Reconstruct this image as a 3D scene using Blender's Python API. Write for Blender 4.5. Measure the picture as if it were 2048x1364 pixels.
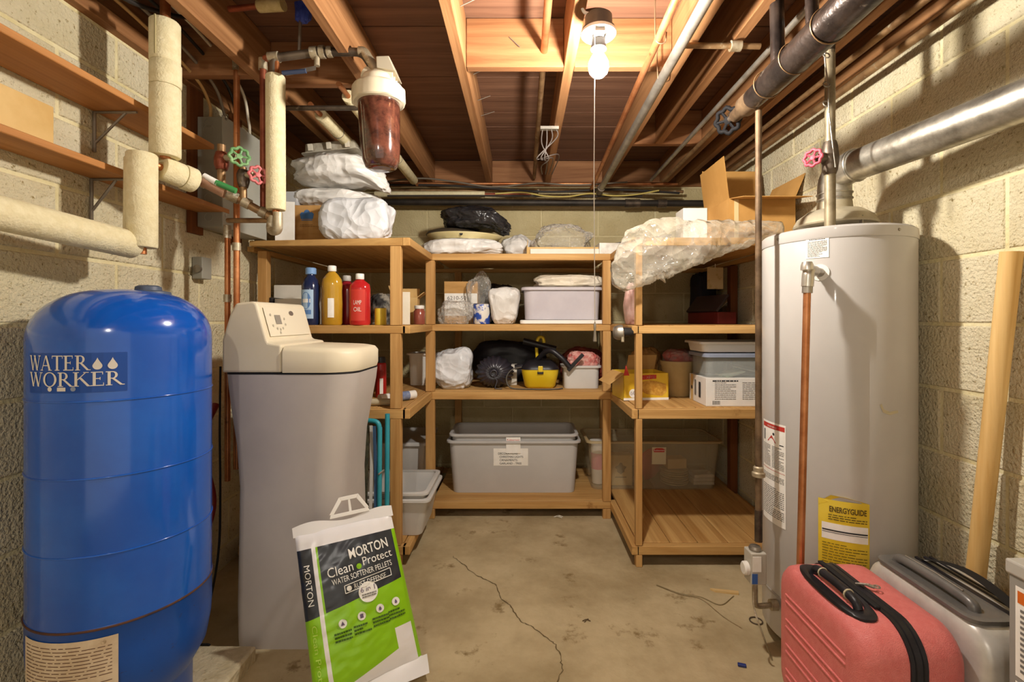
import bpy, bmesh, math, random
from mathutils import Vector, Matrix, noise, Euler
for o in list(bpy.data.objects): bpy.data.objects.remove(o)
SC = bpy.context.scene
COL = SC.collection
PI = math.pi
# ---------------------------------------------------------------- camera
EYE = 1.13; F = 950.0; VX, VY = 1045.0, 640.0
cam = bpy.data.cameras.new('camera'); camo = bpy.data.objects.new('camera', cam); COL.objects.link(camo)
camo.location = (0, 0, EYE); camo.rotation_euler = (PI/2, 0, 0)
cam.sensor_width = 36; cam.lens = 36*F/2048
cam.shift_x = (1024-VX)/2048; cam.shift_y = -(682-VY)/2048
cam.clip_start = 0.02
SC.camera = camo
# ---------------------------------------------------------------- world and exposure
W = bpy.data.worlds.new('world'); SC.world = W; W.use_nodes = True
W.node_tree.nodes['Background'].inputs[0].default_value = (1.0, 0.87, 0.68, 1)
W.node_tree.nodes['Background'].inputs[1].default_value = 0.62
SC.view_settings.view_transform = 'Standard'; SC.view_settings.look = 'None'
SC.view_settings.gamma = 1; SC.view_settings.use_curve_mapping = False
SC.view_settings.exposure = 0.62
BULB_COLOR = (1, .94, .85, 1)
BULB_POWER = 1040.0          # emission strength of the glowing bulb over the floor
FILL_POWER = 350.0         # fill bulb added out of view behind the camera
# ---------------------------------------------------------------- helpers
def at(x, y, Z):
    return Vector(((x-VX)*Z/F, Z, EYE-(y-VY)*Z/F))
def px(n, Z): return n*Z/F
def lin(h):
    h = h.lstrip('#'); r = []
    for i in (0, 2, 4):
        c = int(h[i:i+2], 16)/255
        r.append(c/12.92 if c <= .04045 else ((c+.055)/1.055)**2.4)
    return (r[0], r[1], r[2], 1)
MATS = {}
def mat(name, c1, c2=None, rough=.6, metal=0, scale=6, stretch=(1, 1, 1), bump=0, bscale=None, spec=.4, alpha=1,
        coat=0, lo=.38, hi=.62, spot=None, spots=9, spotlo=.60, detail=5, fine=None, emit=0, sheen=0, coord='Object', distort=0, subs=0, crumple=None, film=None):
    if name in MATS: return MATS[name]
    m = bpy.data.materials.new(name); m.use_nodes = True; MATS[name] = m
    nt = m.node_tree; N = nt.nodes; L = nt.links; b = N['Principled BSDF']
    b.inputs['Roughness'].default_value = rough; b.inputs['Metallic'].default_value = metal
    b.inputs['Specular IOR Level'].default_value = spec; b.inputs['Alpha'].default_value = alpha
    b.inputs['Coat Weight'].default_value = coat; b.inputs['Coat Roughness'].default_value = .08
    if subs: b.inputs['Subsurface Weight'].default_value = subs; b.inputs['Subsurface Radius'].default_value = (.02, .02, .02)
    k1 = lin(c1); b.inputs['Base Color'].default_value = k1
    if emit:
        b.inputs['Emission Color'].default_value = k1; b.inputs['Emission Strength'].default_value = emit
    if c2 or bump or spot or crumple:
        tc = N.new('ShaderNodeTexCoord'); oi = N.new('ShaderNodeObjectInfo')
        mu = N.new('ShaderNodeMath'); mu.operation = 'MULTIPLY'; mu.inputs[1].default_value = 41.0
        L.new(oi.outputs['Random'], mu.inputs[0])
        ad = N.new('ShaderNodeVectorMath'); ad.operation = 'ADD'
        L.new(tc.outputs[coord], ad.inputs[0]); L.new(mu.outputs[0], ad.inputs[1])
        mp = N.new('ShaderNodeMapping'); mp.inputs['Scale'].default_value = stretch
        L.new(ad.outputs[0], mp.inputs[0])
    last = None
    if c2:
        nz = N.new('ShaderNodeTexNoise'); nz.inputs['Scale'].default_value = scale; nz.inputs['Detail'].default_value = detail
        nz.inputs['Roughness'].default_value = .62; nz.inputs['Distortion'].default_value = distort
        L.new(mp.outputs[0], nz.inputs['Vector'])
        rp = N.new('ShaderNodeValToRGB'); e = rp.color_ramp.elements
        e[0].position = lo; e[0].color = k1; e[1].position = hi; e[1].color = lin(c2)
        L.new(nz.outputs['Fac'], rp.inputs[0]); last = rp.outputs[0]
    if spot:
        n2 = N.new('ShaderNodeTexNoise'); n2.inputs['Scale'].default_value = spots; n2.inputs['Detail'].default_value = 6
        n2.inputs['Roughness'].default_value = .7
        L.new(ad.outputs[0], n2.inputs['Vector'])
        r2 = N.new('ShaderNodeValToRGB'); e = r2.color_ramp.elements
        e[0].position = spotlo; e[0].color = (0, 0, 0, 1); e[1].position = min(1, spotlo+.09); e[1].color = (1, 1, 1, 1)
        L.new(n2.outputs['Fac'], r2.inputs[0])
        mx = N.new('ShaderNodeMix'); mx.data_type = 'RGBA'
        L.new(r2.outputs[0], mx.inputs['Factor'])
        if last: L.new(last, mx.inputs['A'])
        else: mx.inputs['A'].default_value = k1
        mx.inputs['B'].default_value = lin(spot); last = mx.outputs['Result']
    if last: L.new(last, b.inputs['Base Color'])
    if bump:
        n3 = N.new('ShaderNodeTexNoise'); n3.inputs['Scale'].default_value = bscale or scale; n3.inputs['Detail'].default_value = 4
        L.new(mp.outputs[0], n3.inputs['Vector'])
        bp = N.new('ShaderNodeBump'); bp.inputs['Strength'].default_value = bump; bp.inputs['Distance'].default_value = .01
        L.new(n3.outputs['Fac'], bp.inputs['Height']); L.new(bp.outputs[0], b.inputs['Normal'])
    if crumple:
        cs, cst = crumple
        wn = N.new('ShaderNodeTexNoise'); wn.inputs['Scale'].default_value = cs*.6; wn.inputs['Detail'].default_value = 2
        L.new(ad.outputs[0], wn.inputs['Vector'])
        wm = N.new('ShaderNodeVectorMath'); wm.operation = 'MULTIPLY_ADD'; wm.inputs[1].default_value = (1.6/cs,)*3
        L.new(wn.outputs['Color'], wm.inputs[0]); L.new(ad.outputs[0], wm.inputs[2])
        vo = N.new('ShaderNodeTexVoronoi'); vo.inputs['Scale'].default_value = cs; vo.feature = 'F1'; L.new(wm.outputs[0], vo.inputs['Vector'])
        v2 = N.new('ShaderNodeTexVoronoi'); v2.inputs['Scale'].default_value = cs*2.7; v2.feature = 'F1'; L.new(wm.outputs[0], v2.inputs['Vector'])
        sm = N.new('ShaderNodeMath'); sm.operation = 'MULTIPLY_ADD'; sm.inputs[1].default_value = .35; L.new(v2.outputs['Distance'], sm.inputs[0]); L.new(vo.outputs['Distance'], sm.inputs[2])
        cb = N.new('ShaderNodeBump'); cb.inputs['Strength'].default_value = cst; cb.inputs['Distance'].default_value = .45/cs
        L.new(sm.outputs[0], cb.inputs['Height']); L.new(cb.outputs[0], b.inputs['Normal'])
        if film:
            lw = N.new('ShaderNodeLayerWeight'); lw.inputs['Blend'].default_value = .5; L.new(cb.outputs[0], lw.inputs['Normal'])
            mr = N.new('ShaderNodeMapRange'); mr.inputs['From Min'].default_value = .1; mr.inputs['From Max'].default_value = .95; mr.inputs['To Min'].default_value = film[0]; mr.inputs['To Max'].default_value = film[1]
            L.new(lw.outputs['Facing'], mr.inputs['Value']); L.new(mr.outputs[0], b.inputs['Alpha'])
    return m
def wood(name, a, b, axis, **k):
    s = {'x': (1.3, 26, 26), 'y': (26, 1.3, 26), 'z': (26, 26, 1.3)}[axis]
    kw = dict(rough=.62, scale=1.0, stretch=s, bump=.12, bscale=2.2, lo=.30, hi=.70, detail=6, distort=.6, spec=.25)
    kw.update(k)
    return mat(name, a, b, **kw)

class MB:
    """collects shapes into one mesh"""
    def __init__(s): s.v = []; s.f = []; s.m = []; s.uv = {}
    def add(s, vs, fs, mi=0, M=None, uvs=None):
        o = len(s.v)
        for p in vs:
            p = Vector(p); s.v.append(M @ p if M else p)
        for k, f in enumerate(fs):
            s.f.append([o+i for i in f]); s.m.append(mi)
            if uvs: s.uv[len(s.f)-1] = [uvs[i] for i in f]
        return s
    def box(s, x0, x1, y0, y1, z0, z1, mi=0, M=None):
        v = [(x, y, z) for x in (x0, x1) for y in (y0, y1) for z in (z0, z1)]
        return s.add(v, [(0, 1, 3, 2), (4, 6, 7, 5), (0, 4, 5, 1), (2, 3, 7, 6), (0, 2, 6, 4), (1, 5, 7, 3)], mi, M)
    def cbox(s, c, d, mi=0, M=None):
        return s.box(c[0]-d[0]/2, c[0]+d[0]/2, c[1]-d[1]/2, c[1]+d[1]/2, c[2]-d[2]/2, c[2]+d[2]/2, mi, M)
    def loft(s, rings, cap0=True, cap1=True, mi=0, M=None, closed=True):
        n = len(rings[0]); vs = [p for r in rings for p in r]; fs = []
        for i in range(len(rings)-1):
            for j in range(n if closed else n-1):
                k = (j+1) % n
                fs.append((i*n+j, i*n+k, (i+1)*n+k, (i+1)*n+j))
        if cap0: fs.append(tuple(reversed(range(n))))
        if cap1: fs.append(tuple(range((len(rings)-1)*n, len(rings)*n)))
        return s.add(vs, fs, mi, M)
    def lathe(s, prof, n=24, mi=0, M=None, sx=1, sy=1):
        rings = [[(r*sx*math.cos(2*PI*k/n), r*sy*math.sin(2*PI*k/n), z) for k in range(n)] for r, z in prof]
        return s.loft(rings, prof[0][0] > 1e-5, prof[-1][0] > 1e-5, mi, M)
    def tube(s, path, r, n=10, mi=0, M=None, caps=True, sq=None):
        P = [Vector(p) for p in path]; R = r if isinstance(r, (list, tuple)) else [r]*len(P)
        T = []
        for i in range(len(P)):
            a = P[min(i+1, len(P)-1)]-P[max(i-1, 0)]
            T.append(a.normalized())
        u = T[0].orthogonal().normalized()
        if sq: u = (Vector(sq)-T[0]*Vector(sq).dot(T[0])).normalized()
        rings = []
        for i in range(len(P)):
            u = (u-T[i]*u.dot(T[i]))
            if u.length < 1e-6: u = T[i].orthogonal()
            u.normalize(); w = T[i].cross(u)
            rings.append([P[i]+(u*math.cos(2*PI*k/n)+w*math.sin(2*PI*k/n))*R[i] for k in range(n)])
        return s.loft(rings, caps, caps, mi, M)
    def prism(s, poly, h, mi=0, M=None):
        n = len(poly); vs = [(x, y, 0) for x, y in poly]+[(x, y, h) for x, y in poly]
        fs = [tuple(reversed(range(n))), tuple(range(n, 2*n))]+[(i, (i+1) % n, n+(i+1) % n, n+i) for i in range(n)]
        return s.add(vs, fs, mi, M)
    def grid(s, fn, nu, nv, mi=0, M=None, wrap=False):
        vs = []; uvs = []
        for j in range(nv+1):
            for i in range(nu+1):
                u, v = i/nu, j/nv; vs.append(fn(u, v)); uvs.append((u, v))
        fs = [(j*(nu+1)+i, j*(nu+1)+i+1, (j+1)*(nu+1)+i+1, (j+1)*(nu+1)+i) for j in range(nv) for i in range(nu)]
        return s.add(vs, fs, mi, M, uvs)
    def torus(s, R, r, n=28, k=8, mi=0, M=None, sx=1, sy=1, a0=0, a1=2*PI):
        full = abs(a1-a0-2*PI) < 1e-6
        pts = [(R*sx*math.cos(a0+(a1-a0)*i/n), R*sy*math.sin(a0+(a1-a0)*i/n), 0) for i in range(n+1)]
        rings = []
        for i, p in enumerate(pts):
            a = a0+(a1-a0)*i/n; d = Vector((math.cos(a), math.sin(a), 0))
            rings.append([Vector(p)+d*(r*math.cos(2*PI*j/k))+Vector((0, 0, r*math.sin(2*PI*j/k))) for j in range(k)])
        return s.loft(rings, not full, not full, mi, M)
    def build(s, name, m, parent=None, smooth=None, bevel=0, seg=2, merge=0):
        me = bpy.data.meshes.new(name); me.from_pydata([tuple(p) for p in s.v], [], s.f)
        for x in (m if isinstance(m, (list, tuple)) else [m]): me.materials.append(x)
        if any(s.m): me.polygons.foreach_set('material_index', s.m)
        if s.uv:
            ul = me.uv_layers.new(name='UVMap'); 
            for fi, uvs in s.uv.items():
                for li, q in zip(me.polygons[fi].loop_indices, uvs): ul.data[li].uv = q
        if merge:
            bm = bmesh.new(); bm.from_mesh(me); bmesh.ops.remove_doubles(bm, verts=bm.verts, dist=merge); bm.to_mesh(me); bm.free()
        bm = bmesh.new(); bm.from_mesh(me); bmesh.ops.recalc_face_normals(bm, faces=bm.faces); bm.to_mesh(me); bm.free()
        me.update()
        if smooth is not None:
            me.polygons.foreach_set('use_smooth', [True]*len(me.polygons)); me.set_sharp_from_angle(angle=math.radians(smooth))
        o = bpy.data.objects.new(name, me); COL.objects.link(o)
        if parent: o.parent = parent
        if bevel:
            b = o.modifiers.new('bevel', 'BEVEL'); b.width = bevel; b.segments = seg; b.limit_method = 'ANGLE'; b.angle_limit = .6
        return o
def tag(o, label, cat, group=None, kind=None):
    o['label'] = label
    if cat: o['category'] = cat
    if group: o['group'] = group
    if kind: o['kind'] = kind
    return o
def thing(name, label, cat, loc=(0, 0, 0), rz=0, group=None):
    o = bpy.data.objects.new(name, None); COL.objects.link(o); o.empty_display_size = .05
    o.location = loc; o.rotation_euler = (0, 0, rz)
    return tag(o, label, cat, group)
def struct(o): o['kind'] = 'structure'; return o
def copy_tree(o, parent=None):
    c = o.copy(); COL.objects.link(c)
    if parent: c.parent = parent
    for ch in list(o.children): copy_tree(ch, c)
    return c
def T(x=0, y=0, z=0): return Matrix.Translation((x, y, z))
def RX(a): return Matrix.Rotation(a, 4, 'X')
def RY(a): return Matrix.Rotation(a, 4, 'Y')
def RZ(a): return Matrix.Rotation(a, 4, 'Z')
def align(a, b):
    """matrix taking +Z at the origin to the direction a->b, at a"""
    d = (Vector(b)-Vector(a)).normalized()
    return T(*a) @ d.to_track_quat('Z', 'Y').to_matrix().to_4x4()
def rrect(x0, x1, y0, y1, z, r, k=5):
    """rounded rectangle ring; r = one radius or four (x0y0, x1y0, x1y1, x0y1)"""
    rs = r if isinstance(r, (tuple, list)) else (r,)*4
    out = []
    for (cx, cy, rr, a) in ((x0, y0, rs[0], PI), (x1, y0, rs[1], 1.5*PI), (x1, y1, rs[2], 0), (x0, y1, rs[3], .5*PI)):
        ox = cx+rr if cx == x0 else cx-rr; oy = cy+rr if cy == y0 else cy-rr
        for i in range(k+1):
            t = a+.5*PI*i/k; out.append((ox+rr*math.cos(t), oy+rr*math.sin(t), z))
    return out
def bez(P, n=8):
    """smooth path through points (Catmull-Rom)"""
    P = [Vector(p) for p in P]; Q = [2*P[0]-P[1]]+P+[2*P[-1]-P[-2]]; out = []
    for i in range(1, len(Q)-2):
        a, b, c, d = Q[i-1:i+3]
        for j in range(n):
            t = j/n
            out.append(.5*((2*b)+(c-a)*t+(2*a-5*b+4*c-d)*t*t+(3*b-a-3*c+d)*t**3))
    out.append(P[-1]); return out
def arc_path(P, rad, n=5):
    """polyline with rounded corners"""
    P = [Vector(p) for p in P]; out = [P[0]]
    for i in range(1, len(P)-1):
        a, b, c = P[i-1], P[i], P[i+1]; d1 = (a-b).normalized(); d2 = (c-b).normalized()
        r = min(rad, (a-b).length*.45, (c-b).length*.45)
        p, q = b+d1*r, b+d2*r
        for j in range(n+1):
            t = j/n; out.append(p*(1-t)**2+b*2*t*(1-t)+q*t*t)
    out.append(P[-1]); return out
def nz(p, s=1.0, seed=0): return noise.noise(Vector(p)*s+Vector((seed*7.3, seed*3.1, seed*5.7)))
def blob(w, d, h, seed=0, lump=.08, wr=.05, e=2.8, nu=84, nv=48, fn=None, ws=9, top=None, crump=.5):
    """a soft bag-like volume standing on z=0"""
    def sg(c, p): return math.copysign(abs(c)**p, c)
    def P(u, v):
        a = 2*PI*u; b = PI*(v-.5); q = 2/e
        x = sg(math.cos(b), q)*sg(math.cos(a), q); y = sg(math.cos(b), q)*sg(math.sin(a), q); z = sg(math.sin(b), q*.9)
        p = Vector((x, y, z)); k = 1+lump*2*nz(p, 1.3, seed)
        r1 = 1-abs(nz(p+Vector((0, 0, .4*nz(p, 2, seed+2))), ws*.35, seed+4))*2
        r2 = 1-abs(nz(p, ws*.8, seed+9))*2
        k += wr*(r1*.8+r2*.4)
        q3 = p*2.1+Vector((seed*1.7, seed*.9, 0))+Vector((nz(p, 2.5, seed+1), nz(p, 2.5, seed+3), nz(p, 2.5, seed+6)))*.25
        d0 = noise.voronoi(q3)[0]; d1 = noise.voronoi(q3*2.3)[0]
        k += wr*crump*1.5*((d0[0]-.45)*.9+(d1[0]-.45)*.35)
        p = p*k
        zz = (p.z*.5+.5)*h
        zz = zz if zz > .06*h else .06*h*max(0, (zz/(.06*h)))**2 if zz > 0 else 0
        q2 = Vector((p.x*w/2, p.y*d/2, max(0, zz)))
        return fn(q2) if fn else q2
    return MB().grid(P, nu, nv)
def text(s, size, fn, m, name='lettering', parent=None, align_x='LEFT', spacing=1, bold=0, shear=0, width=None, cut=0):
    """lettering laid on a surface: fn(x, y) -> point"""
    cu = bpy.data.curves.new('t', 'FONT'); cu.body = s; cu.size = size; cu.align_x = align_x; cu.space_character = spacing
    cu.offset = bold; cu.shear = shear; cu.resolution_u = 3
    to = bpy.data.objects.new('t', cu)
    me = bpy.data.meshes.new_from_object(to)
    bm = bmesh.new(); bm.from_mesh(me)
    bmesh.ops.triangulate(bm, faces=bm.faces)
    if cut:
        bmesh.ops.subdivide_edges(bm, edges=[e for e in bm.edges if e.calc_length() > cut], cuts=2, use_grid_fill=False)
        bmesh.ops.triangulate(bm, faces=bm.faces)
    xs = [v.co.x for v in bm.verts]
    k = width/(max(xs)-min(xs)) if width and xs else 1
    x0 = min(xs) if width and xs else 0
    for v in bm.verts: v.co = fn((v.co.x-x0)*k if width else v.co.x, v.co.y)
    bm.to_mesh(me); bm.free(); me.name = name
    me.materials.clear(); me.materials.append(m)
    o = bpy.data.objects.new(name, me); COL.objects.link(o); o.parent = parent
    bpy.data.objects.remove(to); bpy.data.curves.remove(cu)
    return o
def flat(O, U, V, off=0):
    O, U, V = Vector(O), Vector(U).normalized(), Vector(V).normalized(); N = U.cross(V)*off
    return lambda x, y: O+U*x+V*y+N
def poly_on(fn, pts, nu=1):
    """polygon laid on a surface"""
    return MB().add([fn(x, y) for x, y in pts], [tuple(range(len(pts)))])
def rect_on(fn, x0, x1, y0, y1, nu=1, nv=1):
    return MB().grid(lambda u, v: fn(x0+(x1-x0)*u, y0+(y1-y0)*v), nu, nv)
def disc_on(fn, cx, cy, r, n=18, sy=1): return poly_on(fn, [(cx+r*math.cos(2*PI*i/n), cy+r*sy*math.sin(2*PI*i/n)) for i in range(n)])
def print_lines(fn, x0, x1, y0, y1, n, seed=0, fill=.55, words=True):
    """rows of tiny unreadable print"""
    mb = MB(); rd = random.Random(seed); p = (y1-y0)/n
    for i in range(n):
        y = y1-(i+.5)*p; x = x0
        end = x1 if rd.random() > .25 else x0+(x1-x0)*rd.uniform(.5, .9)
        while x < end-.001:
            w = min(end-x, (x1-x0)*rd.uniform(.05, .17)) if words else end-x
            mb.grid(lambda u, v: fn(x+w*u, y+p*fill*(v-.5)), 1 if w < .03 else 3, 1); x += w+(x1-x0)*.022
    return mb
# ---------------------------------------------------------------- materials of the room
BLOCK = mat('block', '#cbbe9a', '#ded4b8', rough=.95, scale=4, bump=1.0, bscale=110, lo=.3, hi=.7, spot='#8f7c50', spots=75, spotlo=.585, spec=.1)
BLOCKB = mat('block_back', '#bfae82', '#d3c59a', rough=.95, scale=4, bump=.7, bscale=90, lo=.3, hi=.7, spot='#a3915f', spots=12, spotlo=.66, spec=.1)
MORTAR = mat('mortar', '#d3c596', '#e3d8b0', rough=.95, scale=9, bump=.5, bscale=80, spec=.1)
MORTARB = mat('mortar_back', '#d2c499', '#ddd0a6', rough=.95, scale=9, bump=.4, bscale=80, spec=.1)
CONC = mat('concrete', '#9b8864', '#c8b691', rough=.9, scale=3.2, bump=.3, bscale=35, lo=.3, hi=.7, spot='#86714c', spots=6.5, spotlo=.60, spec=.2, detail=9)
JOIST = wood('joist_wood', '#7d5230', '#b08055', 'y')
JOISTX = wood('blocking_wood', '#7d5030', '#a87850', 'x')
SUBF = wood('subfloor_wood', '#634434', '#86624c', 'x', spot='#4b2c1c', spots=5, spotlo=.66)
SHX = wood('shelf_wood_x', '#ab7d44', '#d4aa6c', 'x', spot='#8a5f30', spots=3.5, spotlo=.66)
SHY = wood('shelf_wood_y', '#ab7d44', '#d4aa6c', 'y', spot='#8a5f30', spots=3.5, spotlo=.66)
SHZ = wood('shelf_wood_z', '#a3743e', '#cfa468', 'z', spot='#85582c', spots=4, spotlo=.66)
BRD = wood('wall_shelf_wood', '#a06a38', '#c48a52', 'y')
DARKW = wood('dark_wood', '#5c3218', '#7d4a25', 'z')
XL, XR, YB, YF, HC = -1.36, 1.32, 3.39, -1.2, 2.264
C16, C8 = .4064, .2032
# floor
fl = MB().grid(lambda u, v: (XL-.1+(XR-XL+.2)*u, YF+(YB+.1-YF)*v, .003*nz((u*5, v*8, 0), 1, 3)*0), 1, 1)
fl.box(XL-.1, XR+.1, YF, YB+.1, -.1, -.001)
floor = struct(fl.build('floor', CONC)); floor['label'] = 'stained tan concrete basement floor with a crack'
def ribbon(P, w, z=.0012):
    mb = MB(); n = len(P); vs = []; rd = random.Random(4)
    for i, p in enumerate(P):
        p = Vector((p[0], p[1], 0)); a = Vector(P[min(i+1, n-1)])-Vector(P[max(i-1, 0)]); t = Vector((-a.y, a.x, 0)).normalized()
        ww = w*rd.uniform(.4, 1.3)
        vs += [p+t*ww+Vector((0, 0, z)), p-t*ww+Vector((0, 0, z))]
    return mb.add(vs, [(2*i, 2*i+1, 2*i+3, 2*i+2) for i in range(n-1)])
def fpt(x, y): Z = EYE*F/(y-VY); return ((x-VX)*Z/F, Z, 0)
ck = [fpt(x, y) for x, y in ((905, 1113), (925, 1128), (945, 1145), (970, 1160), (992, 1170), (1000, 1195), (1022, 1214), (1040, 1243), (1062, 1252), (1090, 1272), (1112, 1290), (1122, 1318), (1124, 1340), (1114, 1375), (1112, 1450))]
rd = random.Random(2); ck2 = []
for a, b in zip(ck[:-1], ck[1:]):
    for i in range(6):
        t = i/6; ck2.append((a[0]*(1-t)+b[0]*t+rd.uniform(-.004, .004), a[1]*(1-t)+b[1]*t+rd.uniform(-.004, .004), 0))
CRK = mat('crack', '#6b5a3c', rough=1)
ribbon(ck2, .0022).build('crack', CRK, floor)
# block walls: mortar backing plus one object per block
def chamfer_block(L, H, dep, axis, sgn):
    """a block whose face looks along sgn*axis-normal; local: length l, height z, face at d=0"""
    c = .004; mb = MB()
    v = []
    for (dd, ins) in ((-dep, 0), (-c, 0), (0, c)):
        v += [(-L/2+ins, dd, -H/2+ins), (L/2-ins, dd, -H/2+ins), (L/2-ins, dd, H/2-ins), (-L/2+ins, dd, H/2-ins)]
    f = []
    for i in range(2):
        for j in range(4): k = (j+1) % 4; f.append((4*i+j, 4*i+k, 4*i+4+k, 4*i+4+j))
    f.append((8, 9, 10, 11))
    R = {'back': Matrix(((1, 0, 0, 0), (0, -1, 0, 0), (0, 0, 1, 0), (0, 0, 0, 1))),
         'left': Matrix(((0, 1, 0, 0), (1, 0, 0, 0), (0, 0, 1, 0), (0, 0, 0, 1))),
         'right': Matrix(((0, -1, 0, 0), (1, 0, 0, 0), (0, 0, 1, 0), (0, 0, 0, 1)))}[axis]
    return mb.add(v, f, 0, R)
def block_wall(name, side, base, l0, l1, face, m, shift):
    w = base
    meshes = {}
    g = .010; z0 = 1.93-C8*10
    for r in range(11):
        zb = z0+C8*r; zt = min(zb+C8, 2.075)
        zl = max(zb, 0)
        if zt-zl < .04: continue
        s = l0-((shift+(r % 2)*C16/2) % C16)
        while s < l1:
            a, b = max(s, l0), min(s+C16, l1)
            s += C16
            if b-a < .05: continue
            L, H = round(b-a-g, 3), round(zt-zl-g, 3)
            if (L, H) not in meshes:
                o = chamfer_block(L, H, .02, side, 1).build('block', m, w); meshes[(L, H)] = o.data
            else:
                o = bpy.data.objects.new('block', meshes[(L, H)]); COL.objects.link(o); o.parent = w
            c = (a+b)/2; zc = (zl+zt)/2; j = random.Random(hash((side == 'left', r, round(a, 2)))%9999).uniform(-.0012, .0012)
            o.location = {'back': (c, face+j, zc), 'left': (face+j, c, zc), 'right': (face+j, c, zc)}[side]
wb = struct(MB().box(XL-.1, XR+.1, YB+.004, YB+.12, -.05, 2.08).build('wall_back', MORTARB)); wb['label'] = 'cream painted concrete block wall behind the shelving'
block_wall('wall_back', 'back', wb, XL, XR, YB, BLOCKB, .335)
wl = struct(MB().box(XL-.12, XL-.004, YF, YB+.004, -.05, 2.08).build('wall_left', MORTAR)); wl['label'] = 'tan concrete block wall with two shelf boards'
block_wall('wall_left', 'left', wl, YF, YB, XL, BLOCK, .05)
wr = struct(MB().box(XR+.004, XR+.12, YF, YB+.004, -.05, 2.08).build('wall_right', MORTAR)); wr['label'] = 'tan concrete block wall behind the water heater'
block_wall('wall_right', 'right', wr, YF, YB, XR, BLOCK, .145)
# ceiling: subfloor boards, joists, blocking
ceil = struct(MB().box(XL-.12, XR+.12, YF, YB+.12, HC+.022, HC+.06).build('ceiling', mat('ceiling_dark', '#2a1a10', rough=1))); ceil['label'] = 'open joist ceiling with brown subfloor boards'
bw = .190; y = YF; pm = None; i = 0
while y < YB:
    if pm is None:
        o = MB().box(XL-.1, XR+.1, 0, bw-.004, 0, .02).build('plank', SUBF, ceil, bevel=.0015, seg=1); pm = o
    else:
        o = pm.copy(); COL.objects.link(o)
    o.location = (0, y, HC+random.Random(i).uniform(-.001, .002)); y += bw; i += 1
JZ = 2.08
def joist(xc, y0, y1, w=.038, z0=JZ, z1=HC-.001):
    return MB().box(xc-w/2, xc+w/2, y0, y1, z0, z1).build('joist', JOIST, ceil, bevel=.002, seg=1)
for k in range(-3, 3): joist(.175+C16*k, YF, 3.36)
joist(.735, YF, 2.56); joist(1.10, YF, 3.36)
def blocking(x0, x1, yc, z0=JZ, w=.036): MB().box(x0, x1, yc-w/2, yc+w/2, z0, HC-.001).build('blocking', JOISTX, ceil, bevel=.002, seg=1)
blocking(-.211, .155, 1.80); blocking(.195, .561, 1.80); blocking(-1.34, -1.064, 1.86); blocking(-1.024, -.658, 1.95, JZ+.01)
blocking(.601, .968, 2.58); blocking(-.618, -.251, .9)
MB().box(-1.024, -.66, 1.30, 1.335, JZ+.03, HC-.001).build('blocking', JOISTX, ceil, bevel=.002, seg=1)
# sill plates on top of the walls
def trim(name, lab, x0, x1, y0, y1, z0, z1, m):
    o = struct(MB().box(x0, x1, y0, y1, z0, z1).build(name, m, bevel=.002, seg=1)); o['label'] = lab
trim('trim_1', 'brown sill board along the top of the left wall', XL-.08, XL+.03, YF, YB-.02, 2.08, 2.13, JOIST)
trim('trim_2', 'brown sill board along the top of the right wall', XR-.035, XR+.08, YF, YB-.02, 2.08, 2.13, JOIST)
trim('trim_3', 'sill board along the top of the back wall', XL-.1, XR+.1, YB-.02, YB+.08, 2.08, 2.26, JOISTX)
trim('trim_4', 'rim joist above the left wall', XL-.08, XL-.03, YF, YB-.02, 2.13, 2.26, JOIST)
trim('trim_5', 'rim joist above the right wall', XR+.03, XR+.08, YF, YB-.02, 2.13, 2.26, JOIST)
# bent nails sticking out of the joist beside the bulb bay
for (x, y, z, dx, dz) in ((-.212, 1.45, 2.22, .07, .03), (-.212, 1.62, 2.20, .05, .02), (-.212, 2.05, 2.19, .07, .03), (-.212, 2.25, 2.17, .06, .02), (-.212, 2.42, 2.17, .07, .02), (-.05, 1.78, 2.19, .04, -.04)):
    MB().tube([(x, y, z), (x+dx, y-.005, z+dz)], .0018, 5).build('nail', mat('nail_steel', '#8d8478', rough=.5, metal=.7), ceil)

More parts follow.
